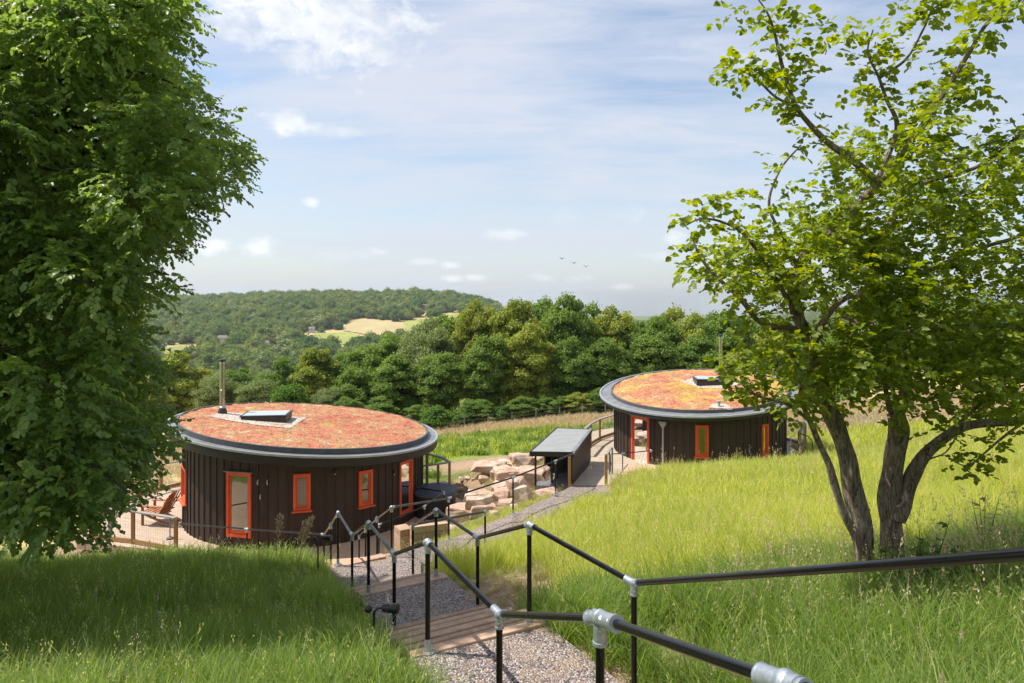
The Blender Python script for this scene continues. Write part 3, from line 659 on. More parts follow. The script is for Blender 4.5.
    ext(t, zp, wall_hit)
    return t

def roof_hit(px, py, tilt, c, dz=0):
    # -(py-HZ)/F*d = t0+t1*(x-cx)+t2*(d-cy)+dz ; x=(px-512)/F*d
    k = (px-512)/F; d = (tilt[0]+dz-tilt[1]*c[0]-tilt[2]*c[1])/(-(py-HZ)/F-tilt[1]*k-tilt[2]); return Vector((k*d, d, -(py-HZ)/F*d))
def slope_patch(mb, poly, tilt, c, dz, t=.03):
    mb.prism([(p[0], p[1], tilt[0]+tilt[1]*(p[0]-c[0])+tilt[2]*(p[1]-c[1])+dz) for p in poly], -t, 0)
def rooflight(t, p, sx, sy, h, rz):
    b = MB(); b.box((p.x, p.y, p.z+h/2), (sx, sy, h), rz); k = b.build('rooflight', 'dark_frame', t, bevel=.01)
    b = MB(); b.box((p.x, p.y, p.z+h+.02), (sx+.07, sy+.07, .04), rz); b.build('rooflight_frame', 'dark_fascia', k)
    b = MB(); b.box((p.x, p.y, p.z+h+.045), (sx-.1, sy-.1, .02), rz); b.build('rooflight_pane', 'skylight_glass', k)
def flue(t, p, h, r, mat='steel_flue', capd=True):
    b = MB(); b.lathe([(r*1.7, 0), (r*1.7, .12), (r*1.15, .26), (r*1.05, .30)], p, 20); k = b.build('flue_flashing', 'dark_frame', t, True)
    b = MB(); b.lathe([(r*1.3, .255), (r*1.3, .30), (r*1.02, .33)], p, 20); b.build('flue_collar', 'zinc_edge', k, True)
    b = MB(); b.lathe([(r, .2), (r, h-.1), (r+.006, h-.1), (r+.006, h-.06), (r, h-.06), (r*.95, h)], p, 24)
    for z in (h*.45,): b.lathe([(r+.001, z), (r+.006, z+.005), (r+.006, z+.04), (r+.001, z+.045)], p, 24)
    f_ = b.build('flue_pipe', mat, t, True)
    b = MB(); b.lathe([(r*.8, h), (r*.8, h+.04), (r*1.4, h+.05), (r*1.35, h+.1), (0, h+.14)], p, 24); b.build('flue_cowl', 'flue_dark', f_, True)

TL = (-5.01, -.097, -.016); TR = (-4.26, .065, .098)
def ext_left(t, zp, wh):
    b = MB(); P_ = [roof_hit(*q, TL, HL, .17) for q in ((209, 417), (222, 412.5), (250, 414.5), (307, 418), (290, 429), (258, 426), (228, 421))]
    slope_patch(b, P_, TL, HL, .205, .06); b.build('gravel_margin', 'roof_gravel', t)
    p = roof_hit(267, 420, TL, HL, .15); rooflight(t, p, 1.65, 1.15, .22, .12)
    p = roof_hit(222.5, 414.5, TL, HL, .15); flue(t, p, 2.05, .10)
    d, a = wh(421); r = 4.9; x, y = HL[0]+4.62*math.cos(a+.02), HL[1]+4.62*math.sin(a+.02)
    b = MB(); b.tube([(x, y, zp(x, y)-.2), (x, y, ZL)], .035, 10); b.build('downpipe', 'membrane_grey', t, True)
    for px, py in ((335, 471.5), (393.5, 472)):
        d, a = wh(px); q = Vector((HL[0]+4.47*math.cos(a), HL[1]+4.47*math.sin(a), -(py-HZ)/F*d)); b = MB(); b.lathe([(0, .06), (.05, .06), (.055, -.05), (.03, -.06), (0, -.06)], q, 12); k = b.build('wall_lamp', 'lamp_black', t, True)
        b = MB(); b.sphere(q+Vector((0, -.02, -.07)), .028, 8); b.build('lamp_lens', 'white_plastic', k, True)
    for px, py in ((258.5, 482), (268, 482), (261, 496.5)):
        d, a = wh(px); e_ = Vector((math.cos(a), math.sin(a), 0)); q = Vector((HL[0], HL[1], 0))+e_*4.44+Vector((0, 0, -(py-HZ)/F*d))
        b = MB(); b.tube([q+Vector((0, 0, .07)), q+e_*.05+Vector((0, 0, .05)), q+e_*.07+Vector((0, 0, -.02)), q+e_*.03+Vector((0, 0, -.07))], .016, 8); b.build('coat_hook', 'white_plastic', t, True)
def ext_right(t, zp, wh):
    b = MB(); P_ = [roof_hit(*q, TR, HR, .10) for q in ((682, 383), (697, 377), (731, 378), (740, 385), (726, 390), (700, 389))]
    slope_patch(b, P_, TR, HR, .165, .06); b.build('gravel_margin', 'roof_gravel', t)
    b = MB(); P_ = [roof_hit(*q, TR, HR, .10) for q in ((709, 409), (713, 405), (727, 405.5), (732, 410))]; slope_patch(b, P_, TR, HR, .165, .06); b.build('gravel_margin', 'roof_gravel', t)
    p = roof_hit(709.5, 384, TR, HR, .10); rooflight(t, p, 1.35, 1.15, .24, -.1)
    p = roof_hit(720.5, 375, TR, HR, .10); flue(t, p, 1.9, .085)
    p = roof_hit(719, 408, TR, HR, .10); b = MB(); b.lathe([(.05, 0), (.05, .24), (.085, .25), (.085, .30), (0, .34)], p, 16); b.build('vent_pipe', 'pale_pipe', t, True)
    d, a = wh(664); q = Vector((HR[0]+3.93*math.cos(a), HR[1]+3.93*math.sin(a), 0))
    b = MB(); z1 = -(421-HZ)/F*d; b.box((q.x, q.y, z1-.05), (.30, .16, .10), a+math.pi/2); b.add(*frust(q, z1-.1, .14, .07, z1-.26, .045, .045, a+math.pi/2)); k = b.build('rain_hopper', 'pale_pipe', t)
    b = MB(); b.tube([(q.x, q.y, z1-.24), (q.x, q.y, ZR)], .042, 12); b.build('downpipe', 'pale_pipe', t, True)
    d, a = wh(652); q = Vector((HR[0]+3.9*math.cos(a), HR[1]+3.9*math.sin(a), -(450.5-HZ)/F*d)); b = MB(); b.sphere(q, .07, 12, (1, 1, 1)); b.build('wall_fixing', 'galvanised', t, True)
def frust(q, z0, w0, h0, z1, w1, h1, rz):
    R = Matrix.Rotation(rz, 3, 'Z'); vs = []
    for z, w, h in ((z1, w1, h1), (z0, w0, h0)):
        for sx, sy in ((-1, -1), (1, -1), (1, 1), (-1, 1)): v = R @ Vector((sx*w, sy*h, 0)); vs.append((q.x+v.x, q.y+v.y, z))
    return vs, [(0, 3, 2, 1), (4, 5, 6, 7), (0, 1, 5, 4), (1, 2, 6, 5), (2, 3, 7, 6), (3, 0, 4, 7)]
make_hut('left', 'left round dark timber hut with a red sedum roof, orange doors and a tall flue', HL, 4.42, 5.0, TL, ZL+.3, ZL-.25,
  [dict(kind='door', px=(227.5, 251.5), py=(472, 537)), dict(kind='window', px=(293.5, 310.5), py=(473.5, 510)), dict(kind='window', px=(358.5, 372), py=(470, 505.5)),
   dict(kind='glazed_door', px=(399, 411.5), py=(460, 514)), dict(kind='window', px=(182.5, 188), w=1.0, py=(467, 501), dark=False)], 88, .34, .17, .36, 'sedum_red', ext_left)
make_hut('right', 'right round dark timber hut with an orange and yellow sedum roof, partly behind the tree', HR, 3.82, 4.5, TR, ZR, ZR-.25,
  [dict(kind='door', px=(632, 649.5), py=(416.5, 466.5)), dict(kind='window', px=(695.5, 708.5), py=(425, 456.5)), dict(kind='window', px=(761.5, 767.5), py=(424, 456.5))], 76, .20, .12, .52, 'sedum_yellow', ext_right)

# ------------------------------------------------------------------ timber balustrades with wire mesh
def balustrade(label, pts, zdeck, h=1.05, mesh=True, posts=None, ts=.1, wire_h=.95, bottom=True, top='timber_grey'):
    pts = [Vector(p) for p in pts]; t = thing('balustrade', label, 'balustrade', tuple(pts[0]), 'timber balustrades around the decks')
    for i, p in enumerate(pts):
        if posts is None or i in posts:
            b = MB(); b.box((p.x, p.y, p.z+h/2-.15), (ts, ts, h+.26)); b.build('post', 'timber_post', t, bevel=.006)
    b = MB(); 
    for p, q in zip(pts[:-1], pts[1:]):
        b2 = MB(); b2.beam(p+Vector((0, 0, h)), q+Vector((0, 0, h)), .14, .04); b2.build('top_rail', top, t, bevel=.005)
        if bottom: b2 = MB(); b2.beam(p+Vector((0, 0, .1)), q+Vector((0, 0, .1)), .045, .14); b2.build('bottom_rail', 'timber_post', t)
        if mesh:
            L = (q-p).length; n = max(2, int(L/.1))
            for k in range(n+1):
                a = p.lerp(q, k/n); b.beam(a+Vector((0, 0, .18)), a+Vector((0, 0, h-.02)), .0035, .0035)
            for k in range(9): z = .2+k*(h-.25)/8; b.beam(p+Vector((0, 0, z)), q+Vector((0, 0, z)), .0035, .0035)
    if mesh: b.build('wire_mesh', 'galvanised', t)
    return t
z = ZL
balustrade('timber and wire balustrade around the left terrace, nearest and partly under the leaves', [(-10.85, 22.05, z), (-12.62, 22.75, z), (-14.3, 23.2, z), (-15.4, 25.2, z), (-15.65, 27.4, z), (-14.95, 29.1, z), (-13.9, 30.6, z)], z, 1.1)
balustrade('small timber balustrade at the right corner of the left hut beside the tub', [(-3.45, 26.5, z), (-2.9, 26.8, z), (-2.48, 27.1, z), (-2.85, 27.9, z), (-3.55, 28.6, z)], z, 1.68, False, [1, 2, 4], bottom=False)
z = ZR
balustrade('curved timber and wire balustrade on the far side of the boardwalk', [(3.05, 30.4, z), (3.75, 32.6, z), (4.36, 33.9, z), (5.6, 35.6, z), (7.4, 37.2, z)], z, 1.05)
balustrade('short timber balustrade right of the right hut behind the tree', [(12.75, 30.3, z), (13.9, 32.4, z), (13.2, 34.6, z)], z, 1.1, True, bottom=True)
t = thing('handrail', 'curved dark steel handrail beside the timber post right of the right hut', 'handrail', (12.9, 30.0, z)); b = MB()
b.tube([(12.75, 30.3, z+1.05), (13.0, 30.0, z+.98), (13.1, 29.8, z+.8), (13.12, 29.7, z-.1)], .022, 10); b.build('rail_tube', 'black_paint', t, True)
# posts at the start of the boardwalk
t = thing('gate_post', 'orange-brown timber post with a galvanised joint at the corner of the small dark store', 'post', (2.05, 23.6, -6.56))
b = MB(); b.box((2.0, 23.75, -6.56+.52), (.1, .1, 1.04)); b.build('timber_post', 'timber_post', t, bevel=.006)
t = thing('handrail', 'short timber railing with a grey top at the right side of the boardwalk entrance', 'railing', (3.3, 23.95, -6.56))
b = MB(); b.box((3.32, 24.1, -6.05), (.1, .1, 1.02)); b.build('post', 'timber_post', t, bevel=.006)
for dx in (.0, .13): b = MB(); b.box((3.75+dx, 26.3+dx, -6.35), (.06, .06, 1.1)); b.build('post', 'timber_grey', t)
b = MB(); b.beam((3.32, 24.05, -5.52), (3.85, 26.5, -5.78), .09, .04); b.build('top_rail', 'timber_grey', t)

# ------------------------------------------------------------------ the small dark store
fl, fr_, br, bl = Vector((.78, 24.05, 0)), Vector((2.12, 23.95, 0)), Vector((3.38, 29.3, 0)), Vector((2.05, 29.6, 0)); zf, zbk = -6.62, -6.75
t = thing('log_store', 'low dark timber store with a flat grey roof beside the boardwalk', 'store', (1.5, 24, zf))
def wallp(p, q, zp0, zp1, zq0, zq1, th=.05):
    d = (q-p).normalized(); s_ = Vector((-d.y, d.x, 0))*th; n = max(2, int((q-p).length/.12)); b = MB()
    for k in range(n):
        f0, f1 = k/n, (k+.93)/n; a, c = p.lerp(q, f0), p.lerp(q, f1); za0, za1 = zp0+(zq0-zp0)*f0, zp1+(zq1-zp1)*f0; zc0, zc1 = zp0+(zq0-zp0)*f1, zp1+(zq1-zp1)*f1
        vs = [(a.x, a.y, za0), (c.x, c.y, zc0), (c.x+s_.x, c.y+s_.y, zc0), (a.x+s_.x, a.y+s_.y, za0), (a.x, a.y, za1), (c.x, c.y, zc1), (c.x+s_.x, c.y+s_.y, zc1), (a.x+s_.x, a.y+s_.y, za1)]
        b.add(vs, [(0, 3, 2, 1), (4, 5, 6, 7), (0, 1, 5, 4), (1, 2, 6, 5), (2, 3, 7, 6), (3, 0, 4, 7)], random.random())
    return b
zr0, zr1 = -5.42, -5.70
wallp(fr_, br, zf-.2, zr0-.06, zbk-.2, zr1-.06).build('side_wall', 'cladding', t, attr='board')
wallp(bl, fl.lerp(bl, .35), zbk-.2, zr1-.06, zf-.2, zr0-.15).build('side_wall', 'cladding', t, attr='board')
wallp(br, bl, zbk-.2, zr1-.06, zbk-.2, zr1-.06).build('back_wall', 'cladding', t, attr='board')
for p in (fl, fl.lerp(fr_, .45)+Vector((0, .5, 0)), fl.lerp(fr_, .62)+Vector((0, 1.2, 0))):
    b = MB(); b.box((p.x+.05, p.y+.05, (zf+zr0)/2-.1), (.07, .07, zr0-zf)); b.build('post', 'cladding', t, attr='board')
o_ = .1; R4_ = [(fl.x-o_-.05, fl.y-o_*2, zr0), (fr_.x+.03, fr_.y-o_*2, zr0), (br.x+.04, br.y+o_, zr1), (bl.x-o_, bl.y+o_, zr1)]
b = MB(); b.prism(R4_, -.05, .045); rf = b.build('roof', 'store_roof', t, bevel=.006)
b = MB()
for i in range(4): b.beam(Vector(R4_[i])+Vector((0, 0, -.02)), Vector(R4_[(i+1) % 4])+Vector((0, 0, -.02)), .05, .17)
b.build('roof_edge', 'dark_fascia', t, bevel=.005)
b = MB(); b.beam(Vector(R4_[1])+Vector((-.02, 0, .07)), Vector(R4_[2])+Vector((-.02, 0, .07)), .12, .03); b.build('edge_flashing', 'flashing_grey', rf)
b = MB(); b.prism([(fl.x, fl.y, zf), (fr_.x, fr_.y, zf), (br.x, br.y, zbk), (bl.x, bl.y, zbk)], -.1, 0); b.build('floor', 'flashing_grey', t)

# ------------------------------------------------------------------ tub, blocks, chair
t = thing('hot_tub', 'round covered hot tub with a dark blue-grey lid beside the left hut', 'hot tub', (-2.95, 26.0, ZL))
b = MB(); b.lathe([(.78, 0), (.82, .8), (0, .8)], (-2.95, 26.0, ZL), 40); b.build('tub', 'tub_side', t, True)
b = MB(); b.lathe([(.85, .8), (.88, .84), (.86, .93), (.5, .97), (0, .98)], (-2.95, 26.0, ZL), 40); b.build('lid', 'tub_lid', t, True)
def blocks(label, p, q, z, n, w=.22, h=.2):
    t = thing('retaining_sleepers', label, 'retaining wall', (p[0], p[1], z), 'stacked sleeper walls below the steps')
    for k in range(n): b = MB(); b.beam((p[0], p[1], z-h*(k+.5)), (q[0], q[1], z-h*(k+.5)), w, h-.008); b.build('sleeper', 'sleeper', t, bevel=.01)
blocks('short stack of brown sleepers standing below the third landing, left of the pink one', (-3.45, 20.5), (-3.12, 20.7), -6.9, 4, .5)
blocks('low wall of pale pink-brown sleepers behind the landing rail, right of the short stack', (-3.0, 20.2), (-1.95, 20.6), -6.75, 4)
# slatted garden chair on the terrace
def chair(loc, rz, label):
    t = thing('garden_chair', label, 'chair', (0, 0, 0)); 
    for i in range(7):
        u = (i-3)*.085; top = .98-.012*(i-3)**2; b = MB(); b.beam((u, -.28, .30), (u*1.25, -.62, top), .07, .02); b.build('back_slat', 'chair_wood', t)
    for i in range(7): f = i/6; b = MB(); b.beam((-.27, .25-.55*f, .40-.12*f), (.27, .25-.55*f, .40-.12*f), .07, .02); b.build('seat_slat', 'chair_wood', t)
    for s in (-1, 1):
        b = MB(); b.beam((s*.28, .24, 0), (s*.28, .24, .58), .09, .03); b.build('leg', 'chair_wood', t)
        b = MB(); b.beam((s*.26, .28, .36), (s*.26, -.62, .03), .10, .025); b.build('leg', 'chair_wood', t)
        b = MB(); b.beam((s*.33, .34, .59), (s*.33, -.5, .59), .13, .022); b.build('arm', 'chair_wood', t)
    for z_, y_ in ((.38, -.335), (.72, -.50)): b = MB(); b.beam((-.34, y_-.02, z_), (.34, y_-.02, z_), .06, .025); b.build('back_rail', 'chair_wood', t)
    t.location = loc; t.rotation_euler = (0, 0, rz); t.scale = (1.2, 1.2, 1.2); return t
chair((-12.98, 24.9, ZL+.012), math.radians(82), 'slatted orange-brown garden chair on the left terrace with its back to the hut')
t = thing('garden_chair', 'pale cushioned chair beyond the slatted one on the left terrace', 'chair', (-13.1, 28.0, ZL+.012))
b = MB(); b.box((-13.1, 28.0, ZL+.40), (.6, .6, .1)); b.build('cushion', 'cushion', t, bevel=.03)
b = MB(); b.box((-13.1, 28.0, ZL+.31), (.66, .66, .05))
for sx in (-1, 1):
    for sy in (-1, 1): bl_ = MB(); bl_.box((-13.1+sx*.3, 28+sy*.3, ZL+.3), (.05, .05, .6)); bl_.build('leg', 'chair_wood', t)
    am_ = MB(); am_.box((-13.1, 28+sx*.33, ZL+.61), (.7, .09, .03)); am_.build('arm', 'chair_wood', t)
b.build('seat_frame', 'chair_wood', t)
p = at(170, 517, 23.2); t = thing('lantern_post', 'thin grey metal post with a small round foot on the left terrace', 'post', (p.x, p.y, ZL+.012))
b = MB(); b.tube([(p.x, p.y, ZL+.03), (p.x, p.y, p.z)], .02, 10); b.build('pole', 'flashing_grey', t, True)
b = MB(); b.lathe([(.12, 0), (.11, .05), (.03, .08)], (p.x, p.y, ZL+.013), 20); b.build('foot', 'membrane_grey', t, True)

# ------------------------------------------------------------------ boulders
def boulder(p, s, seed, label, group='sandstone boulders beside the gravel path'):
    import bmesh
    rn = random.Random(seed); bm = bmesh.new()
    for _ in range(22):
        v = Vector((rn.choice((-1, 1))*rn.uniform(.25, 1), rn.choice((-1, 1))*rn.uniform(.25, 1), rn.choice((-1, 1))*rn.uniform(.35, 1)))
        bm.verts.new((v.x*s[0]/2, v.y*s[1]/2, v.z*s[2]/2))
    bmesh.ops.convex_hull(bm, input=bm.verts); bmesh.ops.delete(bm, geom=[v for v in bm.verts if not v.link_faces], context='VERTS')
    bmesh.ops.bevel(bm, geom=list(bm.edges), offset=.025*min(s), segments=1, affect='EDGES')
    bmesh.ops.triangulate(bm, faces=bm.faces); bmesh.ops.subdivide_edges(bm, edges=bm.edges, cuts=2, use_grid_fill=True)
    for v in bm.verts:
        n_ = noise.fractal(v.co*3+Vector((seed, 0, 0)), 1, 2, 4); v.co += v.co.normalized()*n_*.10*min(s)
    me = bpy.data.meshes.new('boulder'); bm.to_mesh(me); bm.free(); me.materials.append(M['sandstone'])
    o = bpy.data.objects.new('boulder', me); o.location = p; o.rotation_euler = (0, 0, rn.uniform(-.4, .4)); COL.objects.link(o); tag(o, label, 'boulder', group)
BO = [ # px, py(bottom), d, width px, height px, label
 (426+53, 482, 25.5, 30, 22, 'pale squarish boulder left of the biggest block, with a brown left face'),
 (506, 490, 25.5, 28, 27, 'big upright boulder in the middle of the pile with a flat pale top'),
 (536, 484, 25.2, 34, 24, 'large rounded boulder right against the front of the small dark store'),
 (488, 466, 28.5, 34, 10, 'long flat slab at the back left of the pile'),
 (522, 462, 30, 24, 15, 'pale boulder at the top of the pile, behind the others'),
 (541, 461, 30.5, 22, 12, 'sunlit boulder just behind the corner of the dark store'),
 (478, 507, 22.6, 32, 17, 'low brown-faced boulder nearest the grass at the foot of the pile'),
 (500, 500, 23.2, 18, 16, 'small block wedged under the big upright boulder'),
 (519, 495, 23.8, 24, 20, 'brown-faced block right of centre, with a pale sloping top'),
 (521, 503, 22.9, 20, 20, 'pale leaning slab beside the path at the right foot of the pile'),
 (548, 498, 22.9, 22, 11, 'flat brown stone at the edge of the gravel path by the rail post'),
 (458, 506, 23.4, 26, 17, 'rounded grey-brown boulder behind the low handrail and tub'),
 (464, 490, 25.8, 24, 14, 'low boulder at the left end of the pile'),
 (502, 470, 28, 22, 13, 'tan boulder behind the squarish one'),
 (560, 470, 28.5, 16, 12, 'small boulder showing through the open front of the store'),
 (441, 480, 30, 20, 8, 'small flat stone near the corner balustrade of the left hut'),
 (513, 520, 20.9, 7, 6, 'fist sized stone beside the foot of a path post'),
 (494, 512, 21.6, 10, 6, 'small pale stone in the grass below the pile')]
for k, (px, py, d, w, h, lab) in enumerate(BO):
    W_, H_2 = w*d/F*1.05, h*d/F*.85; q = at(px, py, d); g0 = gnd(q.x, q.y)
    zc = q.z+H_2*.42 if q.z+H_2*.42-H_2*.6 < g0 else g0+H_2*.45
    boulder((q.x, q.y, zc), (W_, W_*.85, H_2*1.15 if True else 1), 31+k*3, lab)
    lowz = zc-H_2*.575
rk = random.Random(5)
for k in range(22):
    y = rk.uniform(22.4, 30.5); x = -1.6+(y-22)*.16+rk.uniform(-1.1, 1.3); s_ = rk.uniform(.5, .95); boulder((x, y, gnd(x, y)+s_*.12), (s_*1.4, s_, s_*.62), 400+k, 'half buried flat sandstone boulder low in the pile beside the gravel path', 'half buried boulders of the pile')
for k in range(46):
    x = rk.uniform(-2.3, 1.0); y = rk.uniform(22, 31); s_ = rk.choice((.16, .22, .3, .42)); boulder((x, y, gnd(x, y)+s_*.15), (s_*1.3, s_, s_*.7), 200+k, 'small loose sandstone lump scattered among the bigger boulders', 'small loose stones between the boulders')
for k in range(20):
    x = rk.uniform(-12, -4.5); y = rk.uniform(17.6, 19.6); s_ = rk.uniform(.3, .8); boulder((x, y, gnd(x, y)+s_*.15), (s_*1.3, s_, s_*.7), 300+k, 'sandstone lump on the bank facing the left hut, behind the grass crest', 'stones on the bank facing the left hut')
# ------------------------------------------------------------------ vegetation helpers
def sph(n):
    v = rng.normal(size=(n, 3)); return unit(v)
def ico(c, r, sub=1):
    import bmesh
    bm = bmesh.new(); bmesh.ops.create_icosphere(bm, subdivisions=sub, radius=1); V = np.array([v.co[:] for v in bm.verts])*np.array(r)+np.array(c)
    T_ = np.array([[v.index for v in f.verts] for f in bm.faces]); bm.free(); return V, T_
def catmull(pts, k=6):
    P_ = [Vector(p) for p in pts]; P_ = [P_[0]*2-P_[1]]+P_+[P_[-1]*2-P_[-2]]; out = []
    for i in range(1, len(P_)-2):
        for j in range(k):
            t = j/k; a, b, c, d = P_[i-1:i+3]
            out.append(.5*((2*b)+(c-a)*t+(2*a-5*b+4*c-d)*t*t+(3*b-a-3*c+d)*t**3))
    out.append(P_[-2]); return out
def limb(mb, pts, r0, r1, wob=.0, n=10, k=6, seed=0, knob=.12):
    q = catmull(pts, k); m_ = len(q); rs = []
    for i, p in enumerate(q):
        f = i/(m_-1); w = noise.noise_vector(p*1.7+Vector((seed, 0, 0)))*wob; q[i] = p+w*min(1, f*3)
        rs.append((r0+(r1-r0)*f)*(1+knob*noise.noise(p*4+Vector((0, seed, 0)))))
    mb.tube(q, rs, n); return q
def canopy(h, r, zc, rz, nl, n, ll, lw, flat=1., lobes=None, lobe_r=(.26, .42), core=.5):
    """leaf cloud of a whole tree: lobes on an ellipsoid, each covered with small leaf sprays"""
    parts = []
    d = sph(nl); d[:, 2] = d[:, 2]*.9+.08; C_ = d*rng.uniform(.45, .82, (nl, 1))*np.array([r, r, rz])+np.array([0, 0, zc])
    lr = r*rng.uniform(*lobe_r, nl)
    k = rng.choice(nl, n, p=lr**2/np.sum(lr**2)); u = sph(n); u[:, 2] = np.abs(u[:, 2])*.75+u[:, 2]*.25; u = unit(u)
    rad = lr[k]*(1+rng.normal(0, .2, n)); bump_ = 1+.16*np.sin(u[:, 0]*9+k)*np.sin(u[:, 1]*8+k*2)*np.cos(u[:, 2]*7)
    P_ = C_[k]+u*(rad*bump_)[:, None]*np.array([1, 1, flat])
    Nn = unit(u+rng.normal(0, .55, (n, 3))); D = unit(np.cross(Nn, rng.normal(size=(n, 3)))+u*.25-np.array([0, 0, .2]))
    s = rng.uniform(.65, 1.35, n); tint = np.clip(.1+.45*rng.random(n)+.5*(rng.random(nl)[k]-.2), 0, 1)
    V, Q_, T_ = leaf_geo(P_, D, Nn, ll*s, lw*s, .3, tint)
    tv, tt, off = [], [], len(V)
    for i in range(nl):
        v, f = ico(C_[i], lr[i]*core); tv.append(v); tt.append(f+off); off += len(v)
    return np.concatenate([V]+tv), Q_, np.concatenate([T_, np.full(sum(len(v) for v in tv), .15)]), np.concatenate(tt)  # lobe cores take a flat dark tint: the crown's inner shade put into colour
def trunk_mb(h, r, seed, zc):
    b = MB(); rn = random.Random(seed); limb(b, [(0, 0, -1.5), (rn.uniform(-.2, .2), rn.uniform(-.2, .2), h*.25), (rn.uniform(-.4, .4), rn.uniform(-.4, .4), h*.5), (rn.uniform(-.5, .5), rn.uniform(-.5, .5), h*.85)], r, r*.25, .1, 8)
    for k in range(6):
        a = rn.uniform(0, 6.28); z = h*rn.uniform(.2, .55); limb(b, [(0, 0, z), (math.cos(a)*h*.12, math.sin(a)*h*.12, z+h*.1), (math.cos(a)*h*.24, math.sin(a)*h*.24, z+h*.24)], r*.45, r*.1, .1, 6)
    return b
# prototypes (12 m class): several shapes per kind
PROTO = {}
def proto(kind, i, mat, h, r, zc, rz, nl, n, ll, lw, **kw):
    V, Q_, T_, tr = canopy(h, r, zc, rz, nl, n, ll, lw, **kw)
    cr = npmesh('crown', V, Q_, mat, None, T_, tr, nolink=True); tb = trunk_mb(h, .26, i*7+3, zc).build('trunk', 'bark_dark', None, True); COL.objects.unlink(tb)
    PROTO.setdefault(kind, []).append((cr, tb, h))
for i in range(4): proto('forest', i, 'leaf_forest', 12, 3.6, 6.0, 6.2, 120, 30000, .24, .095, lobe_r=(.11, .27))
for i in range(3): proto('olive', i, 'leaf_olive', 12, 3.6, 6.0, 6.2, 110, 30000, .24, .095, lobe_r=(.11, .28))
for i in range(2): proto('pale', i, 'leaf_pale', 12, 4.2, 6.2, 5.4, 70, 24000, .22, .07, lobe_r=(.16, .3))
for i in range(2): proto('fresh', i, 'leaf_fresh', 12, 5.4, 6, 5.8, 40, 9000, .55, .2, lobe_r=(.2, .36))
used = set()
def tree(kind, px, d, ytop, wpx, label, i, group='trees of the wood beyond the field', name='broadleaf_tree', cat='tree', base=None):
    x = (px-512)/F*d; g0 = gnd(x, d) if base is None else base; top = -(ytop-HZ)/F*d; h = max(top-g0, 1.); cr, tb, ph = PROTO[kind][i % len(PROTO[kind])]
    w = wpx*d/F/2
    rb = {'forest': 3.6, 'olive': 3.6, 'pale': 4.2, 'fresh': 5.4}[kind]
    t = thing(name, label, cat, (x, d, g0), group)
    sc = Vector((w/rb, w/rb, h/11.7))
    rz = random.uniform(0, 6.28)
    for src in (cr, tb):
        key = src.data.name
        o = src.copy(); o.name = 'crown' if src is cr else 'trunk'; COL.objects.link(o); o.parent = t
    t.scale = sc; t.rotation_euler = (0, 0, rz)
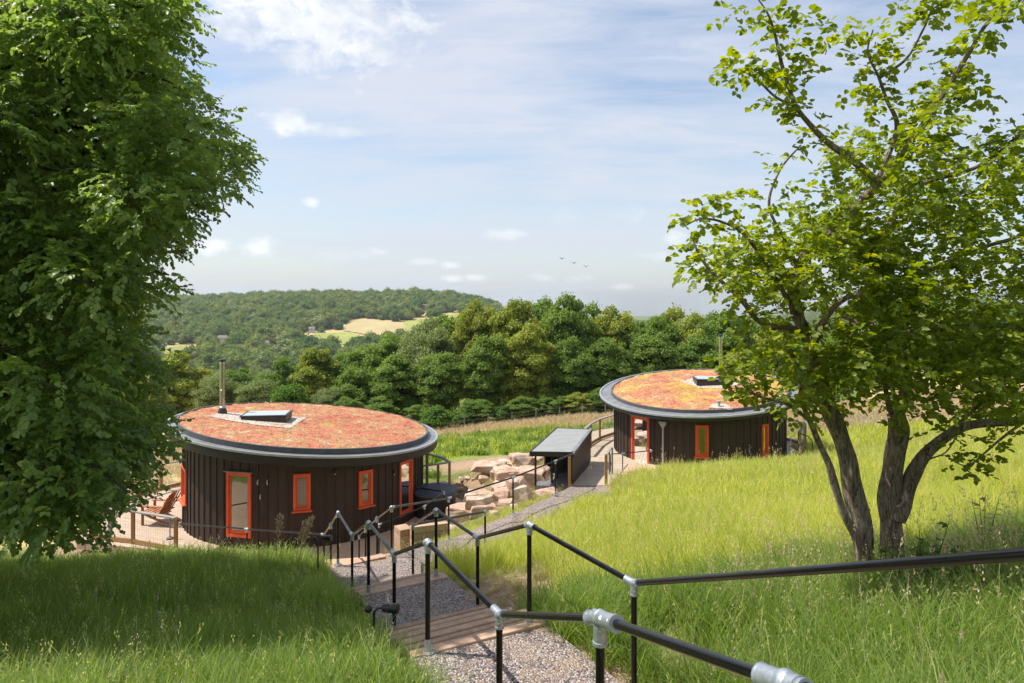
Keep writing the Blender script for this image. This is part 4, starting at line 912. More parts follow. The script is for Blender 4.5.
TREES = [
 ('forest', 392, 62, 336, 62, 'dark green rounded tree in the wood, left of the grey-green feathery one'),
 ('pale', 428, 60, 314, 66, 'tall grey-green feathery tree where the distant field meets the wood'),
 ('olive', 476, 61, 300, 56, 'leftmost of the tall yellow-topped trees on the skyline of the wood'),
 ('olive', 520, 59, 298, 68, 'broad yellow-green tree at the centre of the photo, the second yellow-topped one'),
 ('forest', 568, 61, 296, 62, 'tallest dark green dome of the wood, right of the two yellow-topped trees'),
 ('olive', 612, 63, 306, 60, 'muted olive tree in the wood above the left edge of the right hut'),
 ('forest', 652, 62, 307, 58, 'dark green tree of the wood above the middle of the right hut roof'),
 ('olive', 690, 63, 314, 56, 'olive green tree of the wood behind the right hut flue'),
 ('forest', 730, 62, 312, 62, 'dark tree of the wood just right of the right flue, past hazel leaves'),
 ('olive', 775, 64, 318, 60, 'tree of the wood seen through the left side of the hazel crown'),
 ('forest', 822, 66, 330, 60, 'tree of the wood seen between the hazel stems'),
 ('forest', 352, 64, 345, 54, 'dark tree of the wood with a domed top, below the distant tan field'),
 ('olive', 318, 63, 347, 54, 'olive yellow tree of the wood over the right half of the left hut roof'),
 ('forest', 285, 64, 356, 46, 'small dark tree at the left end of the main wood'),
 ('forest', 448, 78, 306, 60, 'dark tree in the second row of the wood, left of the first yellow top'),
 ('forest', 498, 80, 306, 60, 'dark tree of the second row peeping between the two yellow-topped trees'),
 ('forest', 545, 80, 300, 60, 'dark tree of the second row peeping right of the broad central tree'),
 ('forest', 592, 82, 302, 60, 'dark tree of the second row right of the tallest dome'),
 ('forest', 634, 80, 309, 60, 'dark tree of the second row above the gap left of the right hut roof'),
 ('olive', 672, 84, 308, 60, 'olive tree top of the second row left of the right hut flue'),
 ('forest', 712, 84, 314, 60, 'dark tree top of the second row directly behind the right hut flue'),
 ('forest', 752, 84, 318, 60, 'dark tree top of the second row behind the hazel leaves'),
 ('forest', 372, 84, 341, 54, 'dark tree of the second row below the distant green field'),
 ('forest', 410, 84, 330, 54, 'dark tree of the second row left of the feathery tree'),
 ('olive', 178, 78, 350, 66, 'rounded yellow-olive tree beyond the left hut, beside the big lime leaves'),
 ('pale', 218, 58, 371, 50, 'pale grey-green willowy tree behind the left hut flue'),
 ('pale', 258, 57, 376, 50, 'pale grey-green willowy tree behind the left hut rooflight'),
 ('forest', 238, 95, 364, 50, 'dark tree behind the two pale willowy ones'),
 ('fresh', 292, 52, 384, 46, 'bright green bush behind the back edge of the left hut roof'),
 ('olive', 136, 62, 372, 60, 'tree beyond the left terrace, largely behind the lime leaves'),
 ('forest', 150, 90, 360, 60, 'dark tree farther down the valley behind the lime leaves'),
 ('forest', 440, 54.5, 348, 56, 'low dark tree at the foot of the wood, left of the bright round bush'),
 ('forest', 398, 55, 356, 52, 'low dark tree in front of the wood above the right end of the left roof'),
 ('forest', 356, 55.5, 366, 50, 'low dark tree in the front of the wood above the middle of the left roof'),
 ('pale', 326, 54, 386, 36, 'small pale green bush just above the left hut roof, right of the bright one'),
 ('forest', 486, 54.5, 330, 54, 'low dark tree at the foot of the wood below the first yellow top'),
 ('olive', 530, 55, 322, 58, 'low tree with yellow-green lights at the foot of the wood, centre of the photo'),
 ('forest', 574, 55, 336, 52, 'low dark tree at the foot of the wood left of the right hut'),
 ('forest', 612, 56, 332, 50, 'low dark tree touching the left edge of the right hut roof'),
 ('forest', 655, 56.5, 328, 54, 'low tree of the wood directly behind the left part of the right hut roof'),
 ('forest', 700, 57, 336, 54, 'low tree of the wood directly behind the right hut rooflight'),
 ('olive', 745, 56, 350, 56, 'low tree of the wood at the back right edge of the right hut roof'),
 ('forest', 420, 52.5, 402, 34, 'dark bush at the foot of the wood left of the bright round one'),
 ('forest', 478, 52, 398, 36, 'dark bush in front of the wood, second right of the bright round one'),
 ('fresh', 502, 52.5, 404, 28, 'mid green bush in front of the wood below the first yellow tree'),
 ('forest', 524, 52, 396, 38, 'dark bush in front of the wood, left of the small dark store roof'),
 ('forest', 552, 52.5, 394, 38, 'dark bush in front of the wood above the small dark store roof'),
 ('olive', 578, 52.5, 392, 34, 'olive bush in front of the wood, right above the store roof'),
 ('forest', 600, 53, 388, 34, 'dark bush in front of the wood touching the right roof edge'),
 ('forest', 380, 52.5, 396, 40, 'dark bush just above the back right edge of the left hut roof'),
 ('forest', 350, 52.5, 394, 36, 'dark bush above the back edge of the left hut roof, right of the pale one'),
 ('fresh', 437, 49.5, 406, 32, 'bright green round bush at the right end of the left hut roof'),
 ('fresh', 463, 51, 418, 20, 'little dark bush at the edge of the field below the wood'),
 ('forest', 880, 82, 352, 66, 'hedgerow tree far beyond the meadow behind the right hazel stem'),
 ('forest', 940, 86, 356, 66, 'hedgerow tree far beyond the meadow behind the right of the hazel crown'),
 ('olive', 1000, 88, 358, 70, 'hedgerow tree far beyond the meadow at the right edge of the photo')]
for k, (kd, px, d, yt, w, lab) in enumerate(TREES):
    bush = kd == 'fresh' or 'bush' in lab
    tree(kd, px, d, yt, w*1.02, lab, k, name='round_bush' if bush else 'broadleaf_tree', cat='bush' if bush else 'tree', group='bushes at the edge of the wood' if bush else 'trees of the wood beyond the field')

def noise_np(x, y): return np.sin(x*.021+1.3)*np.cos(y*.017)+.5*np.sin(x*.05-y*.03)
# ------------------------------------------------------------------ geometry-node scatter for grass and the far woodland
SRC = {}
def source(name, objs):
    c = bpy.data.collections.new(name)
    for o in objs: c.objects.link(o)
    SRC[name] = c; return c
def scatter(name, P_, rot, scl, idx, coll, label=None):
    n = len(P_); me = bpy.data.meshes.new(name); me.vertices.add(n); me.vertices.foreach_set('co', np.ascontiguousarray(P_, dtype=np.float32).ravel())
    a = me.attributes.new('rot', 'FLOAT_VECTOR', 'POINT'); a.data.foreach_set('vector', np.ascontiguousarray(rot, dtype=np.float32).ravel())
    a = me.attributes.new('scl', 'FLOAT_VECTOR', 'POINT'); a.data.foreach_set('vector', np.ascontiguousarray(scl, dtype=np.float32).ravel())
    a = me.attributes.new('idx', 'INT', 'POINT'); a.data.foreach_set('value', np.ascontiguousarray(idx, dtype=np.int32))
    o = bpy.data.objects.new(name, me); COL.objects.link(o)
    ng = bpy.data.node_groups.new(name, 'GeometryNodeTree'); ng.interface.new_socket('Geometry', in_out='INPUT', socket_type='NodeSocketGeometry'); ng.interface.new_socket('Geometry', in_out='OUTPUT', socket_type='NodeSocketGeometry')
    nd = ng.nodes; gi = nd.new('NodeGroupInput'); go_ = nd.new('NodeGroupOutput'); ip = nd.new('GeometryNodeInstanceOnPoints'); mp = nd.new('GeometryNodeMeshToPoints')
    ci = nd.new('GeometryNodeCollectionInfo'); ci.inputs[0].default_value = coll; ci.inputs['Separate Children'].default_value = True; ci.inputs['Reset Children'].default_value = True
    def att(nm, ty):
        x = nd.new('GeometryNodeInputNamedAttribute'); x.data_type = ty; x.inputs[0].default_value = nm; return [s for s in x.outputs if s.enabled and s.name == 'Attribute'][0]
    e2r = nd.new('FunctionNodeEulerToRotation')
    L = ng.links.new; L(gi.outputs[0], mp.inputs[0]); L(mp.outputs[0], ip.inputs['Points']); L(ci.outputs[0], ip.inputs['Instance']); ip.inputs['Pick Instance'].default_value = True
    L(att('idx', 'INT'), ip.inputs['Instance Index']); L(att('rot', 'FLOAT_VECTOR'), e2r.inputs[0]); L(e2r.outputs[0], ip.inputs['Rotation']); L(att('scl', 'FLOAT_VECTOR'), ip.inputs['Scale']); L(ip.outputs[0], go_.inputs[0])
    md = o.modifiers.new('scatter', 'NODES'); md.node_group = ng
    return tag(o, label, None, None, 'stuff')
def tuft(name, n, rad, h, w, mat, lean=.35, curve=.5, heads=0, headsize=.05):
    """n blades of grass, 7 corners each; heads: that many seed heads on thin stems"""
    a = rng.uniform(0, 6.28, n); rr = rad*np.sqrt(rng.random(n)); B = np.stack([rr*np.cos(a), rr*np.sin(a), np.zeros(n)-.03], 1)
    ld = rng.uniform(0, 6.28, n); dv = np.stack([np.cos(ld), np.sin(ld), np.zeros(n)], 1); H = h*rng.uniform(.5, 1.15, n); le = np.abs(rng.normal(0, lean, n)); cu = curve*rng.uniform(.2, 1.2, n); sd = np.stack([-dv[:, 1], dv[:, 0], np.zeros(n)], 1)
    tw = rng.normal(0, .6, n); sd = unit(sd*np.cos(tw)[:, None]+dv*np.sin(tw)[:, None]); V = np.empty((n, 7, 3))
    for k, f in enumerate((0, .38, .75)):
        off = dv*((le*f+cu*f*f)*H)[:, None]*.7+np.array([0, 0, 1])*(H*f*(1-.25*f*cu))[:, None]; ww = w*(1-.35*f)
        V[:, 2*k] = B+off-sd*ww/2; V[:, 2*k+1] = B+off+sd*ww/2
    V[:, 6] = B+dv*((le+cu)*H)[:, None]*.7+np.array([0, 0, 1])*(H*(1-.35*cu))[:, None]
    b = np.arange(n)[:, None]*7; Q_ = np.concatenate([b+np.array([[0, 1, 3, 2]]), b+np.array([[2, 3, 5, 4]])]); T_ = b+np.array([[4, 5, 6]]); tint = np.repeat(rng.random(n), 7)
    V = V.reshape(-1, 3)
    if heads:
        m_ = heads; ix = rng.choice(n, m_, replace=False); tips = V.reshape(n, 7, 3)[ix, 6]*np.array([1, 1, 1.05]); k_ = 7
        P_ = np.repeat(tips, k_, 0)+rng.normal(0, 1, (m_*k_, 3))*np.array([headsize*.22, headsize*.22, headsize*.8]); D = rng.normal(0, .4, (m_*k_, 3))+np.array([0, 0, 1])
        V2, Q2, T2_ = leaf_geo(P_, D, sph(m_*k_), np.full(m_*k_, headsize*.55), np.full(m_*k_, headsize*.11)); Q_ = np.concatenate([Q_, Q2+len(V)]); V = np.concatenate([V, V2]); tint = np.concatenate([tint, np.full(len(V2), .97)])
    return npmesh(name, V, Q_, mat, None, tint, T_, nolink=True)
def points(d0, d1, dens, xlo, xhi, ok, spread=.86):
    n = int(dens*(d1-d0)*(d1+d0)/2*2*spread*1.0)+10
    d = np.sqrt(rng.uniform(d0*d0, d1*d1, n)); x = rng.uniform(-spread, spread, n)*(d+1.2)
    m_ = ok(x, d)
    for p in NOGRASS: m_ &= ~inpoly(x, d, p, .12)
    for c, r in ((HL, 4.6), (HR, 4.1)): m_ &= np.hypot(x-c[0], d-c[1]) > r
    m_ &= ~inpoly(x, d, [tuple(fl)[:2], tuple(fr_)[:2], tuple(br)[:2], tuple(bl)[:2]], .1)
    return x[m_], d[m_]
def plant(name, coll, nvar, x, d, s, sz=None, tilt=.12, dz=0):
    n = len(x); P_ = np.stack([x, d, ground(x, d)+dz], 1); s = s*rng.uniform(.75, 1.25, n); rot = np.stack([rng.normal(0, tilt, n), rng.normal(0, tilt, n), rng.uniform(0, 6.28, n)], 1)
    hz = s*(1 if sz is None else sz)*rng.uniform(.8, 1.2, n); return scatter(name, P_, rot, np.stack([s, s, hz], 1), rng.integers(0, nvar, n), coll)
c_l1 = source('lush_near', [tuft('lush_a%d' % i, 70, .16, .42, .0065, 'grass_lush', .4, .75, 2 if i > 3 else 0, .05) for i in range(6)])
c_l2 = source('lush_mid', [tuft('lush_b%d' % i, 60, .24, .42, .012, 'grass_lush', .4, .6, 3, .06) for i in range(5)])
c_m1 = source('meadow_near', [tuft('mead_a%d' % i, 60, .16, .60, .0065, 'grass_meadow', .28, .5, 3, .045) for i in range(6)])
c_m2 = source('meadow_mid', [tuft('mead_b%d' % i, 60, .26, .58, .012, 'grass_meadow', .28, .5, 2, .06) for i in range(5)])
c_m3 = source('meadow_far', [tuft('mead_c%d' % i, 50, .5, .50, .032, 'grass_meadow', .3, .35, 0) for i in range(4)])
c_r = source('rough', [tuft('rough_%d' % i, 40, .16, .30, .009, 'grass_rough', .6, .8, 3, .05) for i in range(4)])
c_s = source('seed_stalks', [tuft('stalk_%d' % i, 6, .12, .95, .004, 'seed_straw', .18, .35, 5, .055) for i in range(5)])
c_f = source('lush_far', [tuft('lushf_%d' % i, 50, .45, .55, .04, 'leaf_fresh', .5, .5, 0) for i in range(4)])
c_d = source('straw_far', [tuft('strawf_%d' % i, 40, .5, .35, .03, 'seed_straw', .5, .5, 0) for i in range(3)])
pathx = lambda y: np.interp(y, [0, 3, 5, 6.5, 9, 10.5, 12.5, 14, 18, 20], [2.0, .9, .4, -.3, -1.0, -1.6, -2.4, -2.9, -4.4, -5.1])
pathr = lambda y: np.interp(y, [14, 18, 20, 24, 26], [-1.2, .0, .9, 2.8, 6])
left = lambda x, y: (x < pathx(y)) & (y < 17.3) & (np.hypot(x+1.5, y-7.25) > .28) & (x < -.9+0*y+ (y < 6)*3)
right = lambda x, y: np.where(y < 14, x > pathx(y), x > pathr(y)) & (y < 60) & ~((y > 22) & (x < 3))
def notsoil(x, y, thr=.5):
    n_ = np.sin(x*3.1+y)*np.cos(y*2.7-x*1.3)
    bare = (np.hypot((x+.1)/1.0, (y-10.2)/1.9) < 1+.25*n_) | (np.hypot((x-2.0)/.6, (y-6.6)/.9) < 1+.3*n_); return ~bare
for (a, b_, den) in ((2, 5, 70), (5, 9, 62), (9, 13, 40)):
    x, y = points(a, b_, den, 0, 0, lambda x, y: left(x, y)); plant('lush_grass', c_l1, 6, x, y, 1.0, .95)
x, y = points(13, 21, 22, 0, 0, left); plant('lush_grass', c_l2, 5, x, y, 1.0, .95)
for (a, b_, den) in ((2.5, 6, 60), (6, 10, 55), (10, 15, 34)):
    x, y = points(a, b_, den, 0, 0, lambda x, y: right(x, y) & notsoil(x, y))
    near = (y < 8.2+.25*x+np.sin(x*2)*.4) ; plant('meadow_grass', c_l1, 6, x[near], y[near], 1.1, 1.0); plant('meadow_grass', c_m1, 6, x[~near], y[~near], 1.0)
x, y = points(15, 30, 20, 0, 0, lambda x, y: right(x, y)); plant('meadow_grass', c_m2, 5, x, y, 1.0)
x, y = points(30, 36, 5, 0, 0, lambda x, y: right(x, y) & (x > 14)); plant('meadow_grass', c_m3, 4, x, y, 1.1)
x, y = points(34, 70, 5, 0, 0, lambda x, y: (x > 14)); plant('straw_grass', c_d, 3, x, y, 1.0)
x, y = points(32, 44, 4, 0, 0, lambda x, y: (x > -9) & (x < 9) & (np.hypot(x+2, y-34) > 2.5)); plant('lush_grass', c_f, 4, x, y, .9, .8)
x, y = points(32, 45, 4, 0, 0, lambda x, y: (x > -9) & (x < 9) & (np.hypot(x+2, y-34) > 2.5)); plant('meadow_grass', c_m3, 4, x, y, .8, 1.0)
x, y = points(43, 57, 5, 0, 0, lambda x, y: (x < 14)); plant('straw_grass', c_d, 3, x, y, 1.0)
x, y = points(28, 42, 4, 0, 0, lambda x, y: (x < -14.5)); plant('straw_grass', c_d, 3, x, y, .8)
# rough tufts on bare edges, boulder bank and along the path
x, y = points(7.6, 12.5, 26, 0, 0, lambda x, y: (x > pathx(y)) & (x < 1.6) & ~notsoil(x, y)); plant('rough_grass', c_r, 4, x, y, .55)
x, y = points(5.5, 20, 7, 0, 0, lambda x, y: (np.abs(x-pathx(y)) < 1.2) & ~left(x, y)); plant('rough_grass', c_r, 4, x, y, .8)
x, y = points(17, 30, 3.2, 0, 0, lambda x, y: (x > -3.0) & (x < 2.2) & (y > 17) & (x < pathr(y))); plant('rough_grass', c_r, 4, x, y, 1.2)
x, y = points(17.5, 21.8, 22, 0, 0, lambda x, y: (x > -2.2) & (x < 1.0) & (x < pathr(y)-.9)); plant('rough_grass', c_m2, 5, x, y, .55, .6)
x, y = points(9, 30, 2.2, 0, 0, lambda x, y: right(x, y) & (noise_np(x*9, y*9) > .25)); plant('dry_grass', c_r, 4, x, y, 1.5)
x, y = points(17, 31, 5, 0, 0, lambda x, y: (x > -3.2) & (x < 2.2) & (noise_np(x*20, y*20) > .2) & (x < pathr(y))); plant('meadow_grass', c_m2, 5, x, y, .6, .8)
# taller seed stalks
x, y = points(18, 25, 1.6, 0, 0, lambda x, y: right(x, y)); plant('seed_stalks', c_s, 5, x, y, .9)
x, y = points(5, 14, 1.6, 0, 0, lambda x, y: right(x, y) & (x > 1.5)); plant('seed_stalks', c_s, 5, x, y, .75)
x, y = points(5, 14, .9, 0, 0, lambda x, y: left(x, y)); plant('seed_stalks', c_s, 5, x, y, .62)
x, y = points(13.5, 17, 1.5, 0, 0, lambda x, y: left(x, y)); plant('seed_stalks', c_s, 5, x, y, .55)
# rank growth at the foot of the hazel
a = rng.uniform(0, 6.28, 150); r_ = 1.5*np.sqrt(rng.random(150)); plant('rank_grass', c_s, 5, 4.4+r_*np.cos(a)*1.5, 7.0+r_*np.sin(a), .8)
x, y = points(3.2, 8, 3.5, 0, 0, lambda x, y: right(x, y) & (x > 1.6) & (noise_np(x*30, y*30) > 0)); plant('dry_stalks', c_s, 5, x, y, .6)
x, y = points(3.2, 9, 9, 0, 0, lambda x, y: right(x, y) & (x > 1.4) & (noise_np(x*40+2, y*30) > .2)); plant('dry_grass', c_s, 5, x, y, .42)
a = rng.uniform(0, 6.28, 420); r_ = 1.9*np.sqrt(rng.random(420)); plant('rank_grass', c_l1, 6, 4.4+r_*np.cos(a)*1.5, 6.9+r_*np.sin(a), 1.35)

# two big plumed stalks against the left hut wall
def plume(px, pyt, d, label, lean):
    p = at(px, pyt, d); g0 = gnd(p.x, p.y); t = thing('plumed_grass', label, 'grass stalk', (p.x-lean, p.y, g0), 'tall plumed stalks against the left hut wall')
    q = [(p.x-lean, p.y, g0-.05), (p.x-lean*.8, p.y, (g0+p.z)/2), (p.x, p.y, p.z)]; b = MB(); c_ = limb(b, q, .008, .004, 0, 6); b.build('stalk', 'seed_straw', t, True)
    n = 160; f = rng.uniform(.66, 1, n); pts = np.array([c_[int(v*(len(c_)-1))][:] for v in f])+rng.normal(0, .022, (n, 3)); V, Q_, T_ = leaf_geo(pts, rng.normal(0, .5, (n, 3))+np.array([lean*2, 0, 1]), sph(n), np.full(n, .07), np.full(n, .010)); npmesh('plume', V, Q_, 'seed_straw', t, T_)
plume(281, 513, 12.9, 'smaller plumed grass stalk left of the two against the left hut', .10)
plume(313, 514, 12.6, 'larger plumed grass stalk arching right against the left hut window', .28)
plume(306, 519, 12.8, 'lower plumed stalk just left of the larger arching one', .2)

# broad-leaved weeds beside the hazel and along the steps
def weed(px, pyt, d, label, n=40, s=.09, lean=0, mat='weed'):
    p = at(px, pyt, d); g0 = gnd(p.x, p.y); t = thing('leafy_weed', label, 'weed', (p.x, p.y, g0), 'broad-leaved weeds in the meadow edge'); b = MB(); P_, D_ = [], []
    for k in range(4):
        top = Vector((p.x+random.uniform(-.22, .22)+lean, p.y+random.uniform(-.2, .2), g0+(p.z-g0)*random.uniform(.7, 1.05))); c_ = limb(b, [(p.x+random.uniform(-.05, .05), p.y, g0-.03), ((p.x+top.x)/2, (p.y+top.y)/2, g0+(top.z-g0)*.55), top], .008, .003, .02, 6)
        for j in range(n//4): P_.append(c_[int(random.uniform(.25, 1)*(len(c_)-1))][:]); a = random.uniform(0, 6.28); D_.append((math.cos(a), math.sin(a), random.uniform(-.2, .5)))
    b.build('stem', 'weed', t, True); n_ = len(P_); V, Q_, T_ = leaf_geo(np.array(P_), np.array(D_), np.array([[0, 0, 1.]])+rng.normal(0, .3, (n_, 3)), rng.uniform(.6, 1.2, n_)*s, rng.uniform(.6, 1.1, n_)*s*.4); npmesh('leaves', V, Q_, mat, t, T_)
weed(925, 516, 6.9, 'tall leafy weed with brownish leaves right of the hazel trunks', 60, .11)
weed(955, 540, 6.6, 'shorter leafy weed right of the brownish one', 50, .10)
weed(905, 548, 6.9, 'leafy sucker close to the right hazel trunk', 50, .10)
weed(985, 495, 8.2, 'tall seeding dock with dark heads at the right edge of the meadow', 50, .07, .1, 'seed_straw')
weed(832, 560, 7.4, 'low leafy sucker at the left foot of the hazel', 40, .09)
# weed(548, 640, 6.1, 'small broad-leaved weed at the edge of the nearest gravel landing', 16, .08)
# weed(512, 655, 6.0, 'fresh green weed under the left handrail near the camera', 14, .07)

# ------------------------------------------------------------------ big lime tree at the left
SIL = [(-170,-60),(150,-70),(190,-30),(196,0),(206,22),(184,38),(211,75),(200,90),(230,114),(259,154),(241,202),(211,213),(193,246),(182,281),(176,300),(150,325),(160,358),(178,405),(178,425),(172,456),(149,486),(138,505),(105,526),(92,548),(30,560),(0,530),(-170,520)]
rn = random.Random(11)
lime = thing('lime_tree', 'large dark green leafy tree filling the left side of the photo', 'tree', (-9.6, 10.5, gnd(-9.6, 10.5)))
b = MB(); g0 = gnd(-9.6, 10.5); axis_ = limb(b, [(-9.6, 10.5, g0-.3), (-9.5, 10.6, -2), (-9.7, 10.4, 1), (-9.4, 10.6, 4), (-9.5, 10.4, 7.5)], .34, .10, .06, 14, 8); b.build('trunk', 'bark_dark', lime, True)
lob = []
tries = 0
silx = np.array([p[0] for p in SIL]); 
def edge_dist(px, py):
    m_ = 1e9
    for i in range(len(SIL)):
        a, b2 = np.array(SIL[i]), np.array(SIL[(i+1) % len(SIL)]); v = b2-a; t = np.clip(np.dot((px, py)-a, v)/np.dot(v, v), 0, 1); m_ = min(m_, float(np.hypot(*((px, py)-(a+v*t)))))
    return m_
while len(lob) < 360 and tries < 20000:
    tries += 1; px, py = rn.uniform(-250, 262), rn.uniform(-150, 560)
    if not inpoly(np.array([px]), np.array([py]), SIL)[0]: continue
    d = rn.uniform(7.4, 12.5) if py < 470 else rn.uniform(7.2, 9.6)
    e_ = edge_dist(px, py); r = rn.uniform(.42, .8); rp = r*F/d
    if e_ < rp*.95: 
        r = e_/.95*d/F; 
        if r < .16: continue
    lob.append((at(px, py, d), r))
ax_ = [Vector(p) for p in axis_]
bm_ = MB(); pts_all = []
for k, (c, r) in enumerate(lob):
    if k % 3 == 0:
        a = min(ax_, key=lambda q: abs(q.z-(c.z+.9)) ); mid = a.lerp(c, .55)+Vector((0, 0, .35)); limb(bm_, [a, a.lerp(mid, .5)+Vector((0, 0, .2)), mid, c], .055 if k % 12 else .11, .012, .12, 6, 5, k)
bm_.build('branches', 'bark_dark', lime, True)
def spray_cloud(lobs, per, L, W, droop, spread=.24, nl=11, mat='leaf_lime', tint_hi=.5):
    """each lobe: twigs leaving its centre, leaves set in two ranks along every twig, hanging a little"""
    Ps, Ds, Ns, Ts, tw = [], [], [], [], []
    for c, r in lobs:
        m_ = max(3, int(per*(r/.6)**2)); u = sph(m_); u[:, 2] = u[:, 2]*.7+.15; u = unit(u); o = np.array(c)+u*(r*rng.uniform(.35, .85, m_))[:, None]
        td = unit(u*np.array([1, 1, .5])+rng.normal(0, .35, (m_, 3))-np.array([0, 0, droop])); ln = spread*rng.uniform(.7, 1.5, m_); sd = unit(np.cross(td, np.array([0, 0, 1.])+rng.normal(0, .2, (m_, 3)))); up = np.cross(sd, td); tb = rng.random(m_)
        for j in range(nl):
            f = (j+1)/nl; side = 1 if j % 2 else -1
            Ps.append(o+td*(ln*f)[:, None]-np.array([0, 0, .10])*(ln*f*f)[:, None]); Ds.append(unit(td*.55+sd*side*(1-.6*f)+rng.normal(0, .22, (m_, 3))-np.array([0, 0, droop*.8]))); Ns.append(unit(up+rng.normal(0, .38, (m_, 3)))); Ts.append(np.clip(tb*.55+rng.random(m_)*.45, 0, 1))
    P_, D_, N__, T_ = map(np.concatenate, (Ps, Ds, Ns, Ts)); n = len(P_); s = rng.uniform(.65, 1.25, n)
    return leaf_geo(P_, D_, N__, L*s, W*s, .22, T_)
V, Q_, T_ = spray_cloud([(tuple(c), r) for c, r in lob], 66, .072, .029, .30)
npmesh('foliage', V, Q_, 'leaf_lime', lime, T_)
# a loose underlayer keeps the crown from being see-through, as its inner leaves do
inner = [(at(rn.uniform(-220, 165), rn.uniform(-140, 500), rn.uniform(10.5, 13)), .9) for _ in range(150)]
inner = [(c, r) for c, r in inner if c.z > -6.2]
inner = [(tuple(c), r) for c, r in inner if inpoly(np.array([512+F*c.x/c.y]), np.array([HZ-F*c.z/c.y]), SIL)[0] and edge_dist(512+F*c.x/c.y, HZ-F*c.z/c.y) > 50]
V, Q_, T_ = spray_cloud(inner, 40, .12, .05, .25, .3); npmesh('inner_foliage', V, Q_, 'leaf_lime', lime, T_)

# ------------------------------------------------------------------ gnarled hazel at the right
hz = thing('hazel_tree', 'gnarled multi-stemmed tree with yellow-green leaves in the right meadow', 'tree', (3.95, 7.7, gnd(3.95, 7.7)))
gb = gnd(3.95, 7.7)
def W(*q): return [at(*p) for p in q]
def part_limb(name, pts, r0, r1, wob=.03, n=14, seed=1, knob=.2, flare=0):
    b = MB(); q = catmull(pts, 8); m_ = len(q); rs = []
    for i, p in enumerate(q):
        f = i/(m_-1); q[i] = p+noise.noise_vector(p*2.3+Vector((seed, 0, 0)))*wob; rs.append((r0+(r1-r0)*f**.8)*(1+knob*noise.noise(p*3.2+Vector((0, seed, 0))))+flare*max(0, 1-f*7)**2)
    b.tube(q, rs, n)
    # fluted bark: push each ring in and out
    k = n; vs = []
    for idx, v in enumerate(b.v):
        i, j = divmod(idx, k)
        if i < m_: c = q[i]; vv = Vector(v); w = 1+.13*noise.noise(Vector((j*.9, i*.12, seed)))+.06*math.sin(j*2.4+i*.2); vs.append(tuple(c+(vv-c)*w))
        else: vs.append(v)
    b.v = vs; b.build(name, 'bark_hazel', hz, True); return q
base = lambda px, d: Vector(((px-512)/F*d, d, gb-.15))
s1 = part_limb('stem', [base(868, 7.7)]+W((866,560,7.7),(856,505,7.68),(842,441,7.65),(825,397,7.6),(811,347,7.6),(797,315,7.6)), .115, .07, seed=1, flare=.06, n=20)
s1b = part_limb('stem', [base(862, 7.55)]+W((858,555,7.5),(846,515,7.45),(834,479,7.42),(828,461,7.4),(812,426,7.35),(804,405,7.3),(799,380,7.25),(790,352,7.1),(782,330,7.0)), .05, .02, seed=2, n=14)
s2 = part_limb('stem', [base(893, 7.9)]+W((892,556,7.9),(889,503,7.9),(894,461,7.9),(900,435,7.85),(897,415,7.8)), .125, .095, seed=3, flare=.05, n=20)
s3 = part_limb('limb', W((896,520,7.85),(907,488,7.85),(918,466,7.8),(934,444,7.75),(959,427,7.7),(996,422,7.6),(1035,420,7.4),(1090,405,7.2)), .10, .03, seed=4, n=16)
s4 = part_limb('limb', W((797,316,7.6),(793,290,7.6),(806,255,7.6),(838,225,7.6),(870,190,7.5),(878,183,7.5)), .07, .04, seed=5)
s5 = part_limb('limb', W((897,418,7.8),(905,380,7.8),(898,330,7.8),(880,285,7.9),(884,240,8.0),(905,190,8.0)), .065, .035, seed=6)
s6 = part_limb('limb', W((797,330,7.6),(780,330,7.3),(762,322,7.1),(745,305,6.9),(722,282,6.8),(702,258,6.7),(692,238,6.7)), .05, .008, seed=7, n=8)
s7 = part_limb('limb', W((825,390,7.6),(815,360,7.3),(818,330,7.0),(835,305,6.7),(862,292,6.5)), .06, .02, seed=8, n=10)
tw_ = []
def twig(pts, r0, r1, seed): tw_.append(part_limb('branch', W(*pts), r0, r1, .02, 7, seed, .15)); return tw_[-1]
twig(((878,183,7.5),(850,158,7.3),(825,141,7.2),(808,122,7.1),(794,103,7.0),(783,70,6.9),(775,38,6.8),(768,15,6.7),(758,-2,6.7)), .045, .007, 11)
twig(((794,106,7.0),(775,96,6.9),(756,80,6.8),(744,72,6.8),(733,70,6.8)), .016, .005, 12)
twig(((878,183,7.5),(890,150,7.6),(897,122,7.6),(886,98,7.5),(878,76,7.4),(868,52,7.3),(873,30,7.2)), .035, .007, 13)
twig(((880,78,7.4),(905,60,7.3),(923,30,7.2),(932,12,7.1),(942,2,7.1)), .018, .006, 14)
twig(((886,178,7.5),(905,150,7.3),(930,115,7.1),(954,76,6.9),(972,48,6.7),(990,20,6.5),(1015,4,6.3),(1040,-20,6.1)), .04, .01, 15)
twig(((905,190,8.0),(935,180,7.8),(969,171,7.5),(995,155,7.2),(1022,133,7.0),(1050,120,6.8)), .035, .01, 16)
twig(((797,315,7.6),(770,270,7.4),(745,235,7.2),(720,222,7.1),(700,220,7.0),(686,226,7.0)), .03, .006, 17)
twig(((805,280,7.6),(785,240,7.5),(770,205,7.4),(780,170,7.3),(800,145,7.2)), .025, .008, 18)
twig(((810,400,7.3),(800,380,7.2),(806,360,7.1),(812,335,7.0)), .03, .012, 19)
twig(((809,418,7.33),(797,411,7.28),(786,403,7.2),(772,400,7.1),(757,396,7.0),(742,385,6.9),(728,372,6.85),(724,360,6.85)), .022, .006, 20)
twig(((1030,418,7.4),(1000,440,7.2),(985,452,7.1),(966,466,7.0),(950,460,7.0)), .016, .005, 21)
twig(((900,430,7.8),(888,400,7.4),(884,370,7.2),(900,345,7.0),(905,330,6.9)), .035, .012, 22)
